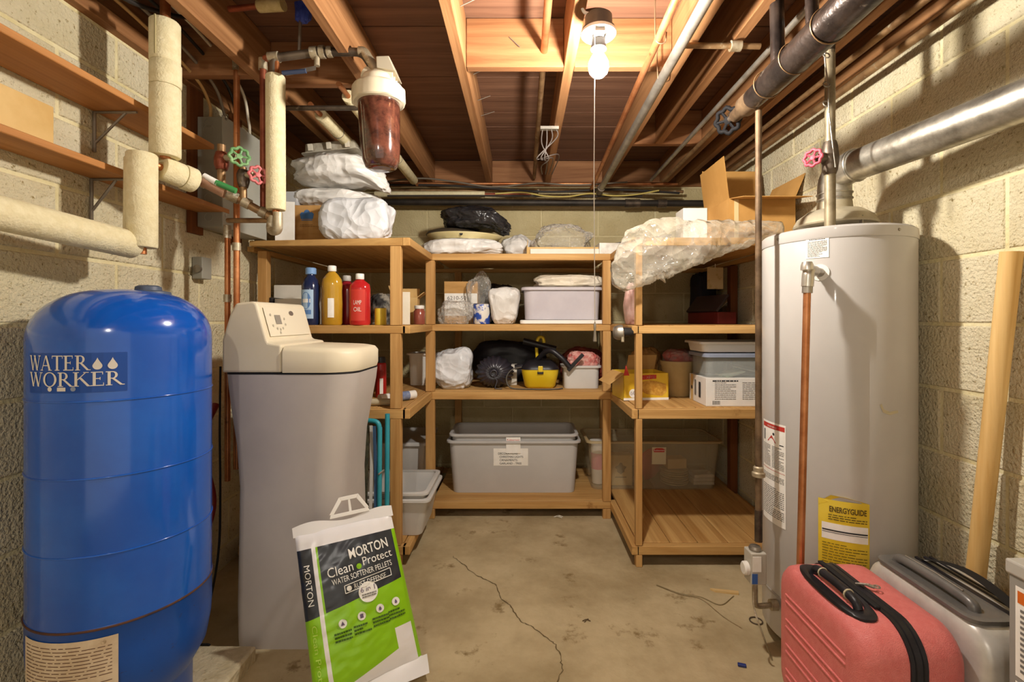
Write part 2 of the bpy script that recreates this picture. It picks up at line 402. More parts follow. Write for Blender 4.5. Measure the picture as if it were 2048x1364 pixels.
# ---------------------------------------------------------------- wooden shelving, a U of three arms
sh = thing('wooden_shelving', 'U-shaped pine shelving unit with four levels around three walls', 'shelving', (0, 2.7, 0))
def P_(name, x0, x1, y0, y1, z0, z1, m, bevel=.002):
    return MB().box(x0, x1, y0-2.7, y1-2.7, z0, z1).build(name, m, sh, bevel=bevel, seg=1)
DY1, DY2 = 2.70, 2.17
LV = [(.056, .098), (.678, .724), (1.068, 1.105), (1.470, 1.509)]
TH = .018
for li, (za, zb) in enumerate(LV):
    # rails
    P_('rail', -.515, .500, DY1, DY1+.035, za, zb-.002, SHX)
    P_('rail', .525, 1.30, DY2, DY2+.035, za, zb-.002, SHX)
    P_('rail', .500, .533, DY2, DY1+.035, za, zb-.002, SHY)
    if li == 3:
        MB().add([(-.535, DY2-2.7, za), (-.535, DY2+.035-2.7, za), (-1.30, DY2+.125-2.7, za+.012), (-1.30, DY2+.09-2.7, za+.012),
                  (-.535, DY2-2.7, zb-.002), (-.535, DY2+.035-2.7, zb-.002), (-1.30, DY2+.125-2.7, zb-.002), (-1.30, DY2+.09-2.7, zb-.002)],
                 [(0, 1, 2, 3), (7, 6, 5, 4), (0, 4, 5, 1), (1, 5, 6, 2), (2, 6, 7, 3), (3, 7, 4, 0)]).build('rail', SHX, sh, bevel=.002, seg=1)
    else:
        P_('rail', -1.30, -.535, DY2, DY2+.035, za, zb-.002, SHX)
    P_('rail', -.548, -.515, DY2, DY1+.035, za, zb-.002, SHY)
    # back and side ledgers
    P_('ledger', -1.30, 1.28, 3.345, 3.38, za-.005, zb-TH-.002, SHX)
    P_('ledger', -1.345, -1.312, 2.32, 3.34, za-.005, zb-TH-.002, SHY)
    P_('ledger', 1.27, 1.305, 2.22, 3.34, za-.005, zb-TH-.002, SHY)
    # planks: side arms run front to back under the centre run of boards
    rd = random.Random(li)
    y = DY1+.037
    while y < 3.32:
        w = min(rd.choice((.135, .14, .16)), 3.335-y)
        if w > .03: P_('shelf_plank', -.512, .498, y, y+w-.003, zb-TH, zb+rd.uniform(0, .0012), SHX)
        y += w
    x = .536
    while x < 1.29:
        w = min(rd.choice((.13, .14, .15)), 1.268-x)
        if w < .03: break
        P_('shelf_plank', x, x+w-.003, DY2+.037, 3.34, zb-TH, zb+rd.uniform(0, .0012), SHY); x += w
    x = -.551
    while x > -1.31:
        w = min(rd.choice((.13, .14, .15)), x+1.31)
        if w < .03: break
        P_('shelf_plank', x-w+.003, x, (DY2+.039 if li < 3 else DY2+.04+.118*(-.55-(x-w))), 3.34, zb-TH, zb+rd.uniform(0, .0012), SHY); x -= w
def post(x0, x1, y0, y1, zs):
    for a, b in zs: P_('post', x0, x1, y0, y1, a, b, SHZ)
full = [(.0, .056-.001), (.098, .677), (.724, 1.067), (1.105, 1.469)]
post(-.551, -.500, DY1-.002, DY1+.034, full)
post(.457, .503, DY1-.002, DY1+.034, full)
post(-.606, -.556, DY2, DY2+.036, full)
post(.519, .548, DY2, DY2+.036, full)
for x in (-1.30, 1.25): post(x, x+.045, 2.33 if x < 0 else 2.24, 2.37 if x < 0 else 2.28, full)
for x in (-.47, .54): post(x, x+.045, 3.34-.04, 3.34, [(0, .05), (.098, .67), (.724, 1.06), (1.105, 1.465)])
P_('post', 1.262, 1.305, 2.88, 2.93, 0, 1.46, DARKW)
P_('post', .88, .925, 3.335, 3.375, .10, 1.46, DARKW) if False else None
# ---------------------------------------------------------------- common materials
COPPER = mat('copper', '#a8663c', '#c98a5c', rough=.38, metal=.75, scale=9, bump=.05, spot='#6f4a30', spots=14, spotlo=.62)
COPRED = mat('copper_red', '#7d3f2c', '#9c5a40', rough=.45, metal=.6, scale=8)
COPOLD = mat('copper_old', '#7c5c3e', '#a4835c', rough=.5, metal=.6, scale=12, spot='#b9ab8e', spots=18, spotlo=.6)
BRASS = mat('solder_brass', '#8f7c60', '#c3b79d', rough=.5, metal=.55, scale=16, spot='#e8e2d2', spots=22, spotlo=.58)
PIPEG = mat('pipe_greytan', '#7d7058', '#a3957a', rough=.5, metal=.45, scale=14, spot='#5c4a34', spots=20, spotlo=.64)
RUSTP = mat('pipe_rusty', '#54412e', '#7a6248', rough=.6, metal=.35, scale=16, spot='#94826a', spots=22, spotlo=.64)
FOAM = mat('foam', '#dccfa6', '#e6dbb6', rough=.9, scale=40, bump=.3, bscale=160, spec=.1)
IRON = mat('iron_pipe', '#4a3f36', '#75685a', rough=.45, metal=.65, scale=10, spot='#9c9080', spots=14, spotlo=.64)
STEEL = mat('steel_grey', '#8d867c', '#b3aca0', rough=.4, metal=.8, scale=8)
GALV = mat('galvanised', '#8e877a', '#cfc9bb', rough=.38, metal=.85, scale=22, lo=.3, hi=.7, bump=.12, bscale=30, spot='#8b5a2a', spots=6, spotlo=.72)
BLACKP = mat('black_plastic', '#19171a', '#26242a', rough=.4, scale=10)
BLACKR = mat('black_rubber', '#161416', rough=.7)
WHITEP = mat('white_plastic', '#e6e2da', rough=.4)
WHITEG = mat('white_gloss', '#f2efe8', rough=.25)
PAPER = mat('paper_white', '#efebe2', '#f7f4ee', rough=.8, scale=20)
INK = mat('ink', '#2b2a2c', rough=.8)
INKG = mat('ink_grey', '#77736f', rough=.8)
INKR = mat('ink_red', '#c23a30', rough=.7)
CARD = mat('cardboard', '#b98d54', '#c99c62', rough=.85, scale=5, stretch=(1, 1, 6), spec=.15)
CARDL = mat('cardboard_light', '#c9a468', '#d8b67c', rough=.85, scale=5, spec=.15)
# ---------------------------------------------------------------- hanging lamp holder with the bare bulb
LP = at(1197, 72, 1.45)
BULB = bpy.data.materials.new('bulb_glow'); BULB.use_nodes = True
def glow(m, power):
    nt = m.node_tree; nt.nodes.clear(); e = nt.nodes.new('ShaderNodeEmission'); o = nt.nodes.new('ShaderNodeOutputMaterial')
    e.inputs[0].default_value = BULB_COLOR; e.inputs[1].default_value = power; nt.links.new(e.outputs[0], o.inputs[0])
glow(BULB, BULB_POWER)
def bulb_holder(name, label, loc, bm, cord_z):
    t = thing(name, label, 'light', loc)
    DARKB = mat('lamp_box', '#4a4440', '#5a534c', rough=.5, scale=8)
    MB().lathe([(.044, .012), (.050, .016), (.050, .020), (.042, .022), (.041, .058), (.034, .064), (0, .064)], 28).build('junction_box', DARKB, t, smooth=40)
    MB().lathe([(0, 0), (.049, 0), (.053, .004), (.053, .012), (.049, .016), (0, .016)], 28).build('lamp_plate', WHITEG, t, smooth=40)
    MB().box(-.017, .013, -.046, -.012, -.012, -.0005).build('outlet', WHITEP, t, bevel=.002)
    for (x, y) in ((-.008, -.034), (.004, -.034), (-.002, -.022)):
        MB().cbox((x, y, -.0127), (.002, .008, .001)).build('outlet_slot', INK, t)
    MB().lathe([(0, -.040), (.021, -.040), (.023, -.034), (.020, -.004), (.020, -.001)], 20).build('bulb_socket', DARKB, t, smooth=40)
    MB().torus(.021, .003, 20, 8, M=T(0, 0, -.040)).build('socket_ring', WHITEG, t, smooth=60)
    MB().lathe([(.014, -.042), (.015, -.055), (.020, -.062), (.029, -.080), (.031, -.096), (.027, -.112), (.017, -.123), (0, -.127)], 20).build('bulb', bm, t, smooth=60)
    MB().box(.020, .040, -.016, -.004, -.010, -.0005).build('pull_switch', WHITEP, t, bevel=.002)
    MB().tube(bez([(-.02, .0, .066), (-.045, 0, .075), (-.05, .0, .11), (-.03, .0, .15), (-.02, -.01, .19)]), .005, 8).build('cable', WHITEP, t, smooth=60)
    MB().tube(bez([(.024, .0, .062), (.028, .02, .085), (.012, .03, .098), (-.01, .03, .098), (-.034, .04, .10)]), .007, 8).build('cable_clamp', IRON, t, smooth=60)
    return t
lamp = bulb_holder('lamp_holder', 'bare glowing bulb in a white porcelain lampholder under a joist', LP, BULB, 2.2)
cd = thing('pull_cord', 'white pull cord with small metal bell end hanging from the bulb', 'cord', (LP.x-.014, LP.y-.02, EYE-.065))
MB().tube([(0, 0, LP.z-EYE+.065-.005), (-.003, .0, .5), (.0, .0, .06)], .0013, 6).build('string', WHITEP, cd)
MB().lathe([(.001, .06), (.004, .052), (.004, .04), (.003, .036), (.006, .004), (.005, 0), (0, 0)], 12).build('bell', STEEL, cd, smooth=40)
RB = bpy.data.materials.new('fill_bulb_glow'); RB.use_nodes = True; glow(RB, FILL_POWER)
bulb_holder('lamp_holder', 'added fill bulb on a joist behind the camera', (-.42, -.75, 2.0), RB, 2.2)  # unseen fixture, added to brighten the shadowed fronts

# ---------------------------------------------------------------- blue pressure tank
TC = Vector((-1.108, 1.33, .05)); TR = .2
BLUE = mat('blue_enamel', '#0d52b4', '#1660c4', rough=.15, scale=3, coat=.4, spec=.5)
BLUED = mat('blue_enamel_dirty', '#0a479c', '#0f50ab', rough=.35, scale=3, spot='#3a2a2c', spots=34, spotlo=.62, coat=.2)
tk = thing('pressure_tank', 'blue steel well pressure tank with white lettering', 'tank', TC)
MB().lathe([(.2, .335), (.2, 1.03)]+[(.2*math.cos(a)**.75, 1.03+.135*math.sin(a)) for a in [PI/2*i/12 for i in range(1, 12)]]+[(0, 1.166)], 64).build('shell', BLUE, tk, smooth=50)
MB().lathe([(.152, .0), (.152, .085), (.16, .10), (.187, .15), (.198, .215), (.2, .25), (.2, .325), (.203, .331), (.2, .336)], 64).build('lower_shell', BLUED, tk, smooth=50)
for z in (.883, .697, .510): MB().torus(.2002, .0022, 64, 8, M=T(0, 0, z)).build('weld_seam', BLUE, tk, smooth=60)
MB().torus(.2005, .003, 64, 8, M=T(0, 0, .332)).build('rusty_seam', mat('rust', '#3b2a2c', '#5a3a28', rough=.8, scale=20), tk, smooth=60)
tp = Vector((-.085, -.02, 1.128)); v = MB().tube([tp, tp+Vector((-.004, 0, .03))], .012, 12); v.tube([tp+Vector((0, 0, -.002)), tp+Vector((.035, .012, -.004))], .008, 8)
v.build('air_valve', BLACKR, tk, smooth=40)
MB().lathe([(.055, 1.150), (.052, 1.160), (.032, 1.164), (.030, 1.174), (.022, 1.178), (0, 1.178)], 28, M=T(.045, .02, 0)).build('top_cap', mat('cap_grey', '#4a5468', rough=.5), tk, smooth=40)
def cyl_hit(c, r, x, y):
    d = Vector(((x-VX)/F, 1, 0)); o = Vector((-c[0], -c[1], 0)); a = d.xy.length_squared; b = d.x*o.x+d.y*o.y; cc = o.xy.length_squared-r*r
    q = b*b-a*cc; t = (-b-math.sqrt(max(q, 0)))/a
    p = d*t; return math.atan2(p.y-c[1], p.x-c[0]) % (2*PI), EYE-(y-VY)*t/F
def cyl_map(c, r, x0, y0, x1, y1, off=.0012, base=0):
    """(s, z): s metres round the drum measured from the left end, z metres above the lower end; parent at (cx, cy, base)"""
    a0, zb = cyl_hit(c, r, x0, y1); a1, zb2 = cyl_hit(c, r, x1, y1)
    a0b, zt = cyl_hit(c, r, (x0+x1)/2, y0); _, zb = cyl_hit(c, r, (x0+x1)/2, y1)
    wd = abs(a1-a0)*r
    def fn(x, y):
        a = a0+(a1-a0)*(x/wd); return Vector(((r+off)*math.cos(a), (r+off)*math.sin(a), zb+y-base))
    return fn, wd, zt-zb
DEC = mat('decal_cream', '#ddd6cc', rough=.5)
SER = {}
def st(x0, y0, x1, y1, w): return [(x0-w/2, y0), (x0+w/2, y0), (x1+w/2, y1), (x1-w/2, y1)]
def rc(x0, x1, y0, y1): return [(x0, y0), (x1, y0), (x1, y1), (x0, y1)]
def arcs(cx, cy, rx, ry, rx2, ry2, a0, a1, n=14):
    out = []
    for i in range(n):
        t, u = a0+(a1-a0)*i/n, a0+(a1-a0)*(i+1)/n
        out.append([(cx+rx*math.cos(t), cy+ry*math.sin(t)), (cx+rx*math.cos(u), cy+ry*math.sin(u)), (cx+rx2*math.cos(u), cy+ry2*math.sin(u)), (cx+rx2*math.cos(t), cy+ry2*math.sin(t))])
    return out
sf = lambda x, y, w=.30: rc(x-w/2, x+w/2, y, y+.05)
SER['W'] = (1.25, [st(.12, 1, .40, 0, .15), st(.40, 0, .62, 1, .06), st(.60, 1, .88, 0, .15), st(.88, 0, 1.12, 1, .06), sf(.12, .95), sf(.60, .95, .26), sf(1.12, .95, .24)])
SER['A'] = (.95, [st(.10, 0, .45, 1, .06), st(.80, 0, .47, 1, .16), rc(.24, .62, .30, .36), sf(.10, 0, .24), sf(.82, 0)])
SER['T'] = (.85, [rc(.34, .50, 0, 1), rc(.02, .82, .94, 1), rc(.02, .06, .80, 1), rc(.78, .82, .80, 1), sf(.42, 0, .36)])
SER['E'] = (.78, [rc(.12, .28, 0, 1), rc(.02, .66, .94, 1), rc(.02, .70, 0, .06), rc(.2, .52, .49, .55), rc(.62, .66, .80, 1), rc(.67, .71, 0, .22), rc(.49, .53, .42, .62)])
SER['R'] = (.92, [rc(.12, .28, 0, 1), rc(.02, .4, .94, 1), sf(.2, 0, .34), st(.86, 0, .40, .50, .17), rc(.80, 1.02, 0, .05), rc(.2, .40, .47, .53)]+arcs(.38, .735, .27, .265, .13, .205, -PI/2, PI/2))
SER['O'] = (1.05, arcs(.52, .5, .48, .52, .33, .46, 0, 2*PI, 28))
SER['K'] = (1.0, [rc(.12, .28, 0, 1), sf(.2, 0, .34), sf(.2, .95, .34), st(.28, .45, .76, 1, .07), st(.90, 0, .42, .62, .17), sf(.76, .95), rc(.84, 1.06, 0, .05)])
def serif(word, x0, x1, y0, y1, fn, parent):
    tot = sum(SER[c][0] for c in word); x = 0; sx = (x1-x0)/tot
    for c in word:
        w, pl = SER[c]; mb = MB()
        for p in pl: mb.add([fn(x0+(x+a)*sx, y0+b*(y1-y0)) for a, b in p], [tuple(range(len(p)))])
        mb.build('letter', DEC, parent); x += w
fn, wd, ht = cyl_map(TC, TR, 62, 711, 246, 773, .0015, TC.z)
dl = rect_on(cyl_map(TC, TR, 62, 711, 246, 773, .0006, TC.z)[0], -.004, wd*1.04, -.016, ht*1.08, 10, 1).build('logo_decal', mat('decal_blue', '#0a459c', rough=.3), tk)
serif('WATER', 0, wd*.70, ht*.52, ht, fn, dl); serif('WORKER', 0, wd, 0, ht*.46, fn, dl)
for k in (0, 1):
    cx = wd*(.775+.135*k); cy = ht*.66
    pts = [(cx+.0095*math.cos(a)*(1 if math.sin(a) < .2 else max(0, 1-(math.sin(a)-.2)*1.15)), cy+(.0095*math.sin(a) if math.sin(a) < .2 else .0019+.022*(math.sin(a)-.2))) for a in [2*PI*i/24-PI/2 for i in range(24)]]
    poly_on(fn, pts).build('water_drop', DEC, dl)
disc_on(fn, wd*.30, -.006, .0055).build('round_mark', DEC, dl); rect_on(fn, wd*.385, wd*.475, -.011, -.002).build('certificate_mark', DEC, dl); disc_on(fn, wd*.55, -.006, .0055).build('round_mark', mat('decal_grey', '#8b95ac', rough=.5), dl)
fn2, w2, h2 = cyl_map(TC, TR, 52, 1285, 237, 1364, .0012, TC.z)
lb = rect_on(fn2, 0, w2, -.03, h2, 12, 2).build('paper_label', mat('paper_tan', '#cdb79a', '#dcc9ae', rough=.8, scale=18, spot='#8d7558', spots=20, spotlo=.66), tk)
fn2b = cyl_map(TC, TR, 52, 1285, 237, 1364, .0018, TC.z)[0]
print_lines(fn2b, w2*.05, w2*.95, -.025, h2*.9, 13, 3, .22).build('small_print', mat('ink_brown', '#6b4a3a', rough=.8), lb)

# ---------------------------------------------------------------- water softener
SX0, SX1, SY0, SY1 = -1.03, -.580, 1.63, 1.985
sc = thing('water_softener', 'pale grey cabinet water softener with a cream lid and control panel', 'water softener', ((SX0+SX1)/2, (SY0+SY1)/2, 0))
GREYP = mat('softener_grey', '#b4aca8', '#c0b8b2', rough=.5, scale=2, spot='#7a664c', spots=30, spotlo=.72)
CREAM = mat('softener_cream', '#dcd0b4', '#e3d8be', rough=.45, scale=3)
rings = []
cx0, cy0 = (SX0+SX1)/2, (SY0+SY1)/2
for z, l, r, f in ((0, -.985, -.605, 0), (.03, -.988, -.598, 0), (.15, -.99, -.613, 0), (.35, -.988, -.630, .004), (.55, -.986, -.634, .006), (.70, -.996, -.625, .004), (.82, -1.012, -.604, 0), (.90, -1.022, -.589, 0), (.942, -1.026, -.584, 0)):
    rings.append(rrect(l-cx0, r-cx0, SY0+f-cy0, SY1-f-cy0, z, (.03, .085, .085, .03), 7))
MB().loft(rings).build('cabinet', GREYP, sc, smooth=50)
# front panel edge seam
MB().loft([rrect(SX0+.002-cx0, SX1-.004-cx0, SY0+.002-cy0, SY1-.002-cy0, z, (.03, .085, .085, .03), 7) for z in (.9425, .9475)]).build('lid_gap', BLACKR, sc)
Mx = Matrix(((1, 0, 0, 0), (0, 0, 1, 0), (0, 1, 0, 0), (0, 0, 0, 1)))
prof = [(-1.032, .949), (-.828, .949), (-.828, 1.045), (-.872, 1.052), (-.878, 1.062), (-.912, 1.186), (-.925, 1.195), (-.985, 1.188), (-1.005, 1.15), (-1.032, 1.06)]
MB().prism([(x-cx0, z) for x, z in prof], SY1-SY0, M=T(0, SY0-cy0, 0) @ Mx).build('head_cover', CREAM, sc, bevel=.010, seg=3)
rings = [rrect(-.825-cx0, SX1-.003-cx0, SY0-.002-cy0, SY1+.002-cy0, .949, (.004, .10, .10, .004), 8), rrect(-.825-cx0, SX1+.002-cx0, SY0-.004-cy0, SY1+.004-cy0, .965, (.004, .10, .10, .004), 8),
         rrect(-.825-cx0, SX1+.002-cx0, SY0-.004-cy0, SY1+.004-cy0, 1.012, (.004, .10, .10, .004), 8), rrect(-.825-cx0, SX1-.010-cx0, SY0+.006-cy0, SY1-.006-cy0, 1.026, (.004, .09, .09, .004), 8),
         rrect(-.825-cx0, SX1-.03-cx0, SY0+.02-cy0, SY1-.02-cy0, 1.030, (.004, .08, .08, .004), 8)]
rings = [[(x, y, z+(.012*(-(x+cx0-SX1)/.33) if z > .98 else 0)) for x, y, z in r] for r in rings]
MB().loft(rings).build('salt_lid', CREAM, sc, smooth=40)
MB().loft([rrect(-.80-cx0, SX1-.06-cx0, SY0+.05-cy0, SY1-.05-cy0, 1.036+.002*i, .03, 5) for i in range(2)], M=RY(.028)).build('lid_inlay', CREAM, sc, smooth=30) if False else None
pn = flat((-.8785-cx0, SY0-cy0, 1.066), (0, 1, 0), (-.034, 0, .124), .0)   # u along the width, v up the slope
pan = lambda off: flat((-.8785-cx0+off*.965, SY0-cy0, 1.066+off*.26), (0, 1, 0), (-.034, 0, .124))
panel = rect_on(pan(.003), .025, .33, .006, .112).build('control_panel', mat('panel_cream', '#e2d9c2', rough=.4), sc)
rect_on(pan(.0045), .085, .125, .050, .084).build('display', mat('lcd', '#8f8a80', rough=.3), panel)
disc_on(pan(.0045), .215, .092, .017, 20, .55).build('badge', mat('badge_grey', '#7d786e', rough=.3, metal=.3), panel)
mb = MB()
for (x, y) in ((.06, .085), (.15, .07), (.06, .045), (.15, .048), (.085, .034), (.105, .030), (.125, .034), (.10, .018)):
    o = disc_on(pan(.0045), x, y, .005, 10).build('button', mat('button_grey', '#b5ad9a', rough=.5), panel)
# ---------------------------------------------------------------- salt bag
BTL, BTR, BBL, BBR = at(590, 1072, 1.515), at(782, 1028, 1.615), Vector((-.60, 1.375, .012)), Vector((-.326, 1.545, .028))
BN = (BTR-BTL).cross(BBL-BTL).normalized()
if BN.y > 0: BN = -BN
def bag_s(u, v, side=1, off=0):
    p = (BBL*(1-u)+BBR*u)*(1-v)+(BTL*(1-u)+BTR*u)*v
    e = (max(0, 1-(2*u-1)**2)**.42)*(max(0, 1-abs(2*min(max(v, 0), 1)-1)**2.6)**.5)
    e *= (1-.35*max(0, v))
    k = .052*e
    w = .0035*nz((u*3, v*4, 0), 3, 5)+.0035*(1-abs(nz((u*2.2+v, v*7-u*2, 1), 2.2, 8))*2)*min(1, 5*min(u, 1-u, v, 1-v)+.25)
    w += .005*math.exp(-((u-.06)/.05)**2)*math.sin(v*60)*.3
    return p+BN*side*(k+off)+BN*w
def bagmat():
    m = bpy.data.materials.new('salt_bag_print'); m.use_nodes = True; nt = m.node_tree; N, L = nt.nodes, nt.links; b = N['Principled BSDF']
    b.inputs['Roughness'].default_value = .28
    uv = N.new('ShaderNodeUVMap'); sp = N.new('ShaderNodeSeparateXYZ'); L.new(uv.outputs[0], sp.inputs[0]); u, v = sp.outputs[0], sp.outputs[1]
    def mth(op, a, b_):
        n = N.new('ShaderNodeMath'); n.operation = op
        for i, q in enumerate((a, b_)):
            if isinstance(q, (int, float)): n.inputs[i].default_value = q
            else: L.new(q, n.inputs[i])
        return n.outputs[0]
    def mix(f, a, b_):
        n = N.new('ShaderNodeMix'); n.data_type = 'RGBA'; L.new(f, n.inputs['Factor'])
        for k, q in (('A', a), ('B', b_)):
            if isinstance(q, tuple): n.inputs[k].default_value = q
            else: L.new(q, n.inputs[k])
        return n.outputs['Result']
    navy, green, white = lin('#2e3138'), lin('#8cc516'), lin('#e9e6e6')
    c = mix(mth('GREATER_THAN', v, mth('ADD', mth('MULTIPLY', u, .10), .47)), green, navy)
    c = mix(mth('LESS_THAN', v, mth('SUBTRACT', mth('MULTIPLY', u, .20), .02)), c, white)
    c = mix(mth('MULTIPLY', mth('GREATER_THAN', u, .80), mth('LESS_THAN', v, .27)), c, white)
    c = mix(mth('MULTIPLY', mth('GREATER_THAN', u, .145), mth('LESS_THAN', u, .185)), c, white)
    c = mix(mth('MULTIPLY', mth('GREATER_THAN', u, .185), mth('LESS_THAN', u, .205)), c, green)
    c = mix(mth('GREATER_THAN', u, .965), c, green)
    c = mix(mth('GREATER_THAN', v, .90), c, white)
    c = mix(mth('LESS_THAN', v, .025), c, white)
    L.new(c, b.inputs['Base Color']); return m
BAGM = bagmat(); BAGW = mat('bag_white', '#e3e0de', rough=.35)
bagc = Vector((-.5, 1.55, 0))
sb = thing('salt_bag', 'plastic bag of water softener salt pellets, green, navy and white', 'bag', bagc)
loc = lambda p: p-bagc
MB().grid(lambda u, v: loc(bag_s(u, v)), 44, 60).build('bag_front', BAGM, sb, smooth=180)
MB().grid(lambda u, v: loc(bag_s(1-u, v, -.15)), 20, 30).build('bag_back', BAGW, sb, smooth=180)
U = (BTR-BTL).normalized(); V = (BTL-BBL).normalized()
def top_s(x, y, off=0):    # strip above the bag, x metres from the left, y metres above the seam
    p = BTL+U*x+V*y+BN*(off+.004*math.sin(x*30)+.01*(y/.03)*math.sin(x*14+1)*0)
    return loc(p)
wt = (BTR-BTL).length
MB().grid(lambda u, v: top_s(-.006+(wt+.012)*u, -.006+.030*v+(.008*math.sin(u*9) if v else 0), .0), 26, 2).build('top_seam', BAGW, sb, smooth=180)
hb = MB(); hx = wt*.36
for a, b, c, d in (((0, .026), (.125, .026), (.122, .038), (.004, .038)), ((0, .038), (.014, .038), (.043, .075), (.036, .088)), ((.112, .038), (.125, .038), (.098, .088), (.09, .075)), ((.036, .088), (.098, .088), (.09, .075), (.043, .075)), ((.061, .036), (.070, .036), (.070, .078), (.063, .078))):
    q = [a, b, c, d]; n0 = len(hb.v)
    hb.add([top_s(hx+x, y, o) for o in (0, .004) for x, y in q], [(3, 2, 1, 0), (4, 5, 6, 7)]+[(i, (i+1) % 4, 4+(i+1) % 4, 4+i) for i in range(4)])
hb.build('handle', WHITEP, sb, bevel=.001)
dn = Vector((BN.x, BN.y, 0)).normalized()
MB().grid(lambda u, v: loc(BBL.lerp(BBR, -.03+1.08*u)+dn*(v*(.05+.02*u))+Vector((0, 0, .004-BBL.z*v*.6+.012*(1-v)+.006*math.sin(u*11+v*3)*(1-v)))), 30, 4).build('bottom_flap', BAGW, sb, smooth=180)
bw_, bh_ = (BBR-BBL).length, (BTL-BBL).length
bfn = lambda off: (lambda x, y: loc(bag_s(x/bw_, y/bh_, 1, off)))
BW = mat('bag_lettering', '#f0eee8', rough=.4)
def bt(s, x, y, size, m=BW, ang=.06, w=None, **k):
    f = bfn(.0025); ca, sa = math.cos(ang), math.sin(ang)
    text(s, size, lambda a, b: f(x+a*ca-b*sa, y+a*sa+b*ca), m, 'lettering', sb, width=w, cut=.02, **k)
bt('MORTON', bw_*.50, bh_*.775, .042, w=bw_*.40, bold=.0006)
bt('Clean', bw_*.27, bh_*.690, .040, w=bw_*.25); bt('Protect', bw_*.62, bh_*.712, .036, w=bw_*.30)
disc_on(bfn(.0025), bw_*.575, bh_*.715, .0085).build('leaf_dot', mat('bag_green', '#8cc516', rough=.4), sb)
bt('WATER SOFTENER PELLETS', bw_*.30, bh_*.640, .024, w=bw_*.60)
bt('RUST DEFENSE', bw_*.50, bh_*.585, .022, w=bw_*.32)
f = bfn(.0022)
fr = MB()
for (a, b) in (((.41, .570), (.87, .600)), ((.41, .618), (.87, .648))):
    fr.grid(lambda u, v: f(bw_*(a[0]+(b[0]-a[0])*u), bh_*(a[1]+(b[1]-a[1])*u+.005*v)), 10, 1)
fr.grid(lambda u, v: f(bw_*(.405+.007*u), bh_*(.572+.048*v)), 1, 2); fr.grid(lambda u, v: f(bw_*(.868+.007*u), bh_*(.600+.048*v)), 1, 2)
fr.build('text_frame', BW, sb)
disc_on(f, bw_*.45, bh_*.598, .008).build('round_mark', BW, sb)
disc_on(bfn(.004), bw_*.62, bh_*.545, .030, 28).build('badge', BW, sb)
f6 = bfn(.0055); text('6 in 1', .022, lambda a, b: f6(bw_*.55+a, bh_*.55+b), mat('bag_purple', '#6d5c7c', rough=.5), 'lettering', sb, width=.045)
print_lines(f6, bw_*.555, bw_*.695, bh_*.512, bh_*.54, 2, 5).build('small_print', INKG, sb)
for i, (u, v) in enumerate(((.34, .405), (.52, .413), (.70, .422), (.86, .430))):
    disc_on(bfn(.003), bw_*u, bh_*v, .0125, 20).build('icon', BW, sb)
    mk = [(0, .007), (.006, -.005), (-.006, -.005)] if i == 0 else [(-.005, -.006), (.005, -.006), (.005, .006), (-.005, .006)] if i == 1 else [(.002*math.cos(a)*(2-math.sin(a)), .006*math.sin(a)) for a in [2*PI*j/10 for j in range(10)]]
    poly_on(bfn(.0045), [(bw_*u+a, bh_*v+b) for a, b in mk]).build('icon_mark', mat('bag_purple', '#6d5c7c', rough=.5), sb)
    print_lines(bfn(.003), bw_*(u-.09), bw_*(u+.07), bh_*(v-.105), bh_*(v-.04), 3, i, .5).build('small_print', mat('bag_dark_green', '#3a5a10', rough=.6), sb)
fs = bfn(.0025); text('MORTON', .026, lambda a, b: fs(bw_*.055+b*1.0+.0*a, bh_*.80-a), BW, 'lettering', sb, width=.115, cut=.02)
text('Clean Protect', .022, lambda a, b: fs(bw_*.06+b, bh_*.44-a), mat('bag_pale_green', '#b7dc5a', rough=.4), 'lettering', sb, width=.19, cut=.02)
# ---------------------------------------------------------------- water heater
HCt = Vector((1.09, 1.66, 0)); HR = .226
HGREY = mat('heater_enamel', '#b6b1ac', '#c1bcb6', rough=.38, scale=1.5, spot='#9b958c', spots=45, spotlo=.76, coat=.15)
wh = thing('water_heater', 'tall pale grey gas water heater with labels and relief pipe', 'water heater', HCt)
MB().lathe([(HR-.002, .055), (HR, .06), (HR, 1.385), (HR-.001, 1.388)], 72).build('tank_jacket', HGREY, wh, smooth=40)
MB().lathe([(HR+.0015, 1.386), (HR+.003, 1.390), (HR+.002, 1.418), (HR-.006, 1.425), (HR-.03, 1.427), (0, 1.430)], 72).build('top_cover', HGREY, wh, smooth=40)
MB().lathe([(HR+.0012, .185), (HR+.0022, .187), (HR+.0022, .192), (HR+.0012, .194)], 72).build('base_band', mat('band_grey', '#a49e96', rough=.5), wh, smooth=40)
for a in (0.4, 1.97, 3.54, 5.11): MB().box(-.02, .02, -.02, .02, 0, .056, M=T(.19*math.cos(a), .19*math.sin(a), 0)).build('leg', mat('rusty_leg', '#6b4a22', '#8a6230', rough=.8, scale=20), wh)
for x, y in ((1557, 472), (1797, 452)):
    a, z = cyl_hit(HCt, HR, x, y); p = Vector(((HR+.003)*math.cos(a), (HR+.003)*math.sin(a), 1.404))
    MB().lathe([(0, .004), (.004, .003), (.005, 0), (0, 0)], 10, M=align(p-Vector((math.cos(a), math.sin(a), 0))*.001, p+Vector((math.cos(a), math.sin(a), 0)))).build('screw', STEEL, wh)
# draft hood on feet, flue collar
MB().lathe([(.125, 1.455), (.128, 1.46), (.115, 1.485), (.085, 1.507), (.055, 1.515), (.053, 1.54)], 36, M=T(0, .0, 0)).build('draft_hood', mat('hood_metal', '#b3a68a', '#c9bea4', rough=.45, metal=.5, scale=9), wh, smooth=50)
for a in (.6, 2.7, 4.8): MB().box(-.006, .006, -.002, .002, 1.428, 1.47, M=RZ(a) @ T(.118, 0, 0)).build('hood_leg', STEEL, wh)
